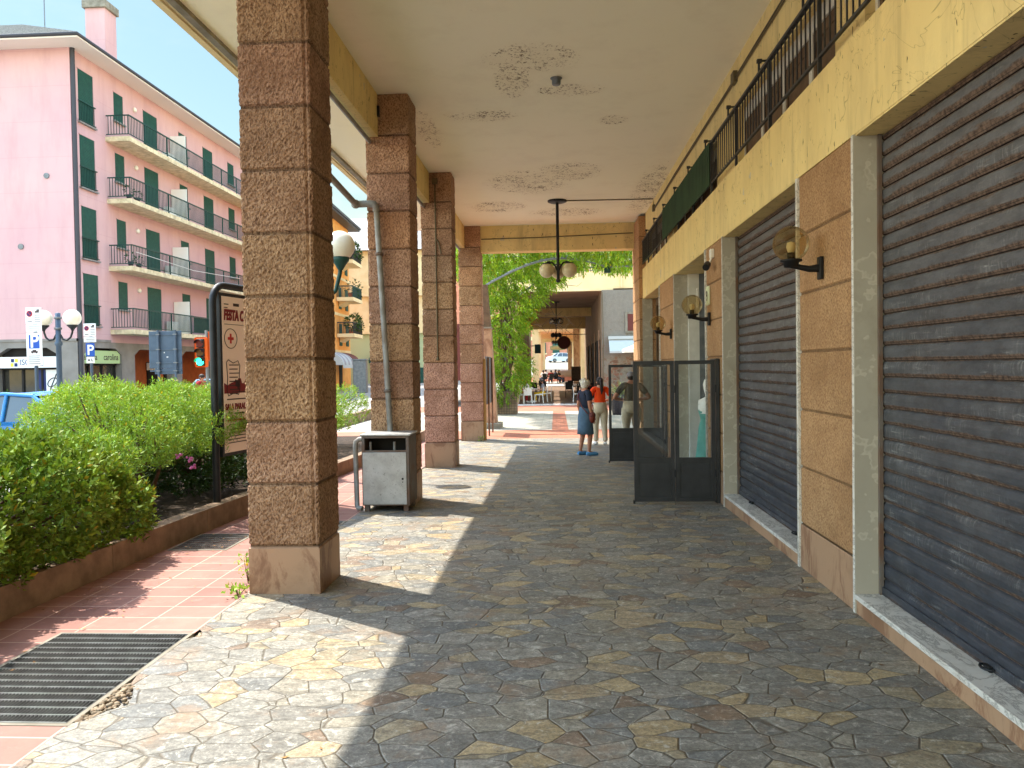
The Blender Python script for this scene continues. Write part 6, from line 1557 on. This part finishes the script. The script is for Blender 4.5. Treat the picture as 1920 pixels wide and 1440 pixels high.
b = MB(); b.tube([(-.045*k,.132*k,1.594*k),(.045*k,.132*k,1.594*k)], .006, 6); b.tube([(-.05*k,.13*k,1.594*k),(-.085*k,.02*k,1.6*k)], .004, 5); b.tube([(.05*k,.13*k,1.594*k),(.085*k,.02*k,1.6*k)], .004, 5); b.build('spectacles', 'black', wa)
def held(name, label, cat, mb_fn, m, loc):
    t = thing(name, label, cat, loc); mb_fn(t); return t
# her shoulder bag and the small carrier bag in her hand, both in world space
def world_of(o, p): return Matrix.Translation(o.location) @ Euler((0,0,o.rotation_euler.z)).to_matrix().to_4x4() @ Vector(p)
p = world_of(wa, (.27*k, .02, .86*k)); t = thing('shoulder_bag', 'dark red shoulder bag hanging at the hip of the white-haired woman', 'bag', p)
b = MB(); b.ball(p, (.065,.10,.12), 14); b.build('pouch', 'bag_leather', t); b = MB(); b.ball(p+Vector((0,0,.045)), (.070,.105,.075), 14); b.build('flap', 'dark_red', t)
p = world_of(wa, (-.255*k, .06, .62*k)); t = thing('carrier_bag', 'small white and green carrier bag in the hand of the white-haired woman', 'bag', p)
b = MB(); b.lathe([(.0,p.z-.13),(.07,p.z-.12),(.085,p.z-.02),(.06,p.z+.08),(.02,p.z+.13)], p.x, p.y, 12, sx=1.1, sy=.6); b.build('pouch', mat('carrier_plastic', c(214,222,214), c(150,180,160), 8, .5), t)
b = MB(); b.tube([(p.x,p.y,p.z+.11),(p.x+.01,p.y,p.z+.22)], .006, 5); b.build('handle', 'white_cloth', t)
person('woman with black ponytail in an orange shirt and beige trousers, seen from behind', (1.04, 18.6, zt(18.6)), R(10), 1.62, arms='front', top='orange_cloth', bottom='beige_cloth', hair='hair_black', style='pony', build=1.02, stride=-.03)
person('man in a grey cap, dark olive shirt and khaki trousers behind the rear screen', (1.67, 17.4, zt(17.4)), R(8), 1.74, arms='wide', top='olive_cloth', bottom='beige_cloth', hair='hair_black', style='cap', skin='skin_tan', build=1.12, shoes='bag_leather')
person('dark-haired guest in a white shirt seated at the white cafe table', (-1.72, 42.35, g2+.03), R(-150), 1.72, sit=True, arms='table', top='white_cloth', bottom='red_cloth', skin='skin_tan')
person('guest in a grey top and yellow trousers seated right of the white table', (-.72, 41.95, g2+.03), R(95), 1.68, sit=True, arms='table', top='grey_cloth', bottom='yellow_cloth', style='long')
grp = 'guests seated at the far tables'
for i, (x, y, r_, tp, l, st) in enumerate(((-1.15,70,.5,'white_cloth','far seated guest in white, leftmost of the distant group','short'),(-.95,71.5,2.4,'white_cloth','far seated guest in white with dark hair, second in the distant group','long'),(-.45,70,.2,'red_cloth','far seated guest in dark red in the middle of the distant group','short'),(-.05,71,-1.2,'navy_cloth','far seated guest in dark clothes, second from right in the distant group','long'),(.25,70,-2.0,'black','far seated guest in black, rightmost of the distant group','long'))):
    person(l, (x, y, gz(y)+.02), r_, 1.7, sit=True, arms='table', top=tp, bottom='navy_cloth', style=st, group=grp, skin='skin_tan')
for x, y, l in ((-1.05,70.8,'small table of the two distant guests in white'),(.1,70.6,'small table of the distant guests in dark clothes')): dup(dt, (x, y, gz(y)+.02), 0, l)
for i, (x, y, r_) in enumerate(((-1.15,69.95,.5),(-.95,71.55,2.4),(-.45,69.95,.2),(-.05,71.05,-1.2),(.25,69.95,-2.0))):
    dup(dc, (x, y, gz(y)+.02), r_, ['dark chair under the leftmost distant guest','dark chair under the second distant guest from left','dark chair under the distant guest in dark red','dark chair under the second distant guest from right','dark chair under the rightmost distant guest'][i])
dup(wc, (-1.72, 42.35, g2+.03), R(-150), 'white cafe chair under the guest in the white shirt'); dup(wc, (-.72, 41.95, g2+.03), R(95), 'white cafe chair under the guest in yellow trousers')
person('dark-haired passer-by with sunglasses above the hedge below the sign back', (-12.2, 26, -.03), R(-110), 1.72, top='red_cloth', skin='skin_tan')
person('bald passer-by in a pale blue shirt above the hedge right of the traffic light', (-9.05, 22.5, -.03), R(20), 1.68, top='shoe_blue', hair='cap_grey')
person('passer-by in black with dark hair behind the bald passer-by', (-9.55, 25, -.03), R(20), 1.78, top='black', hair='hair_black')
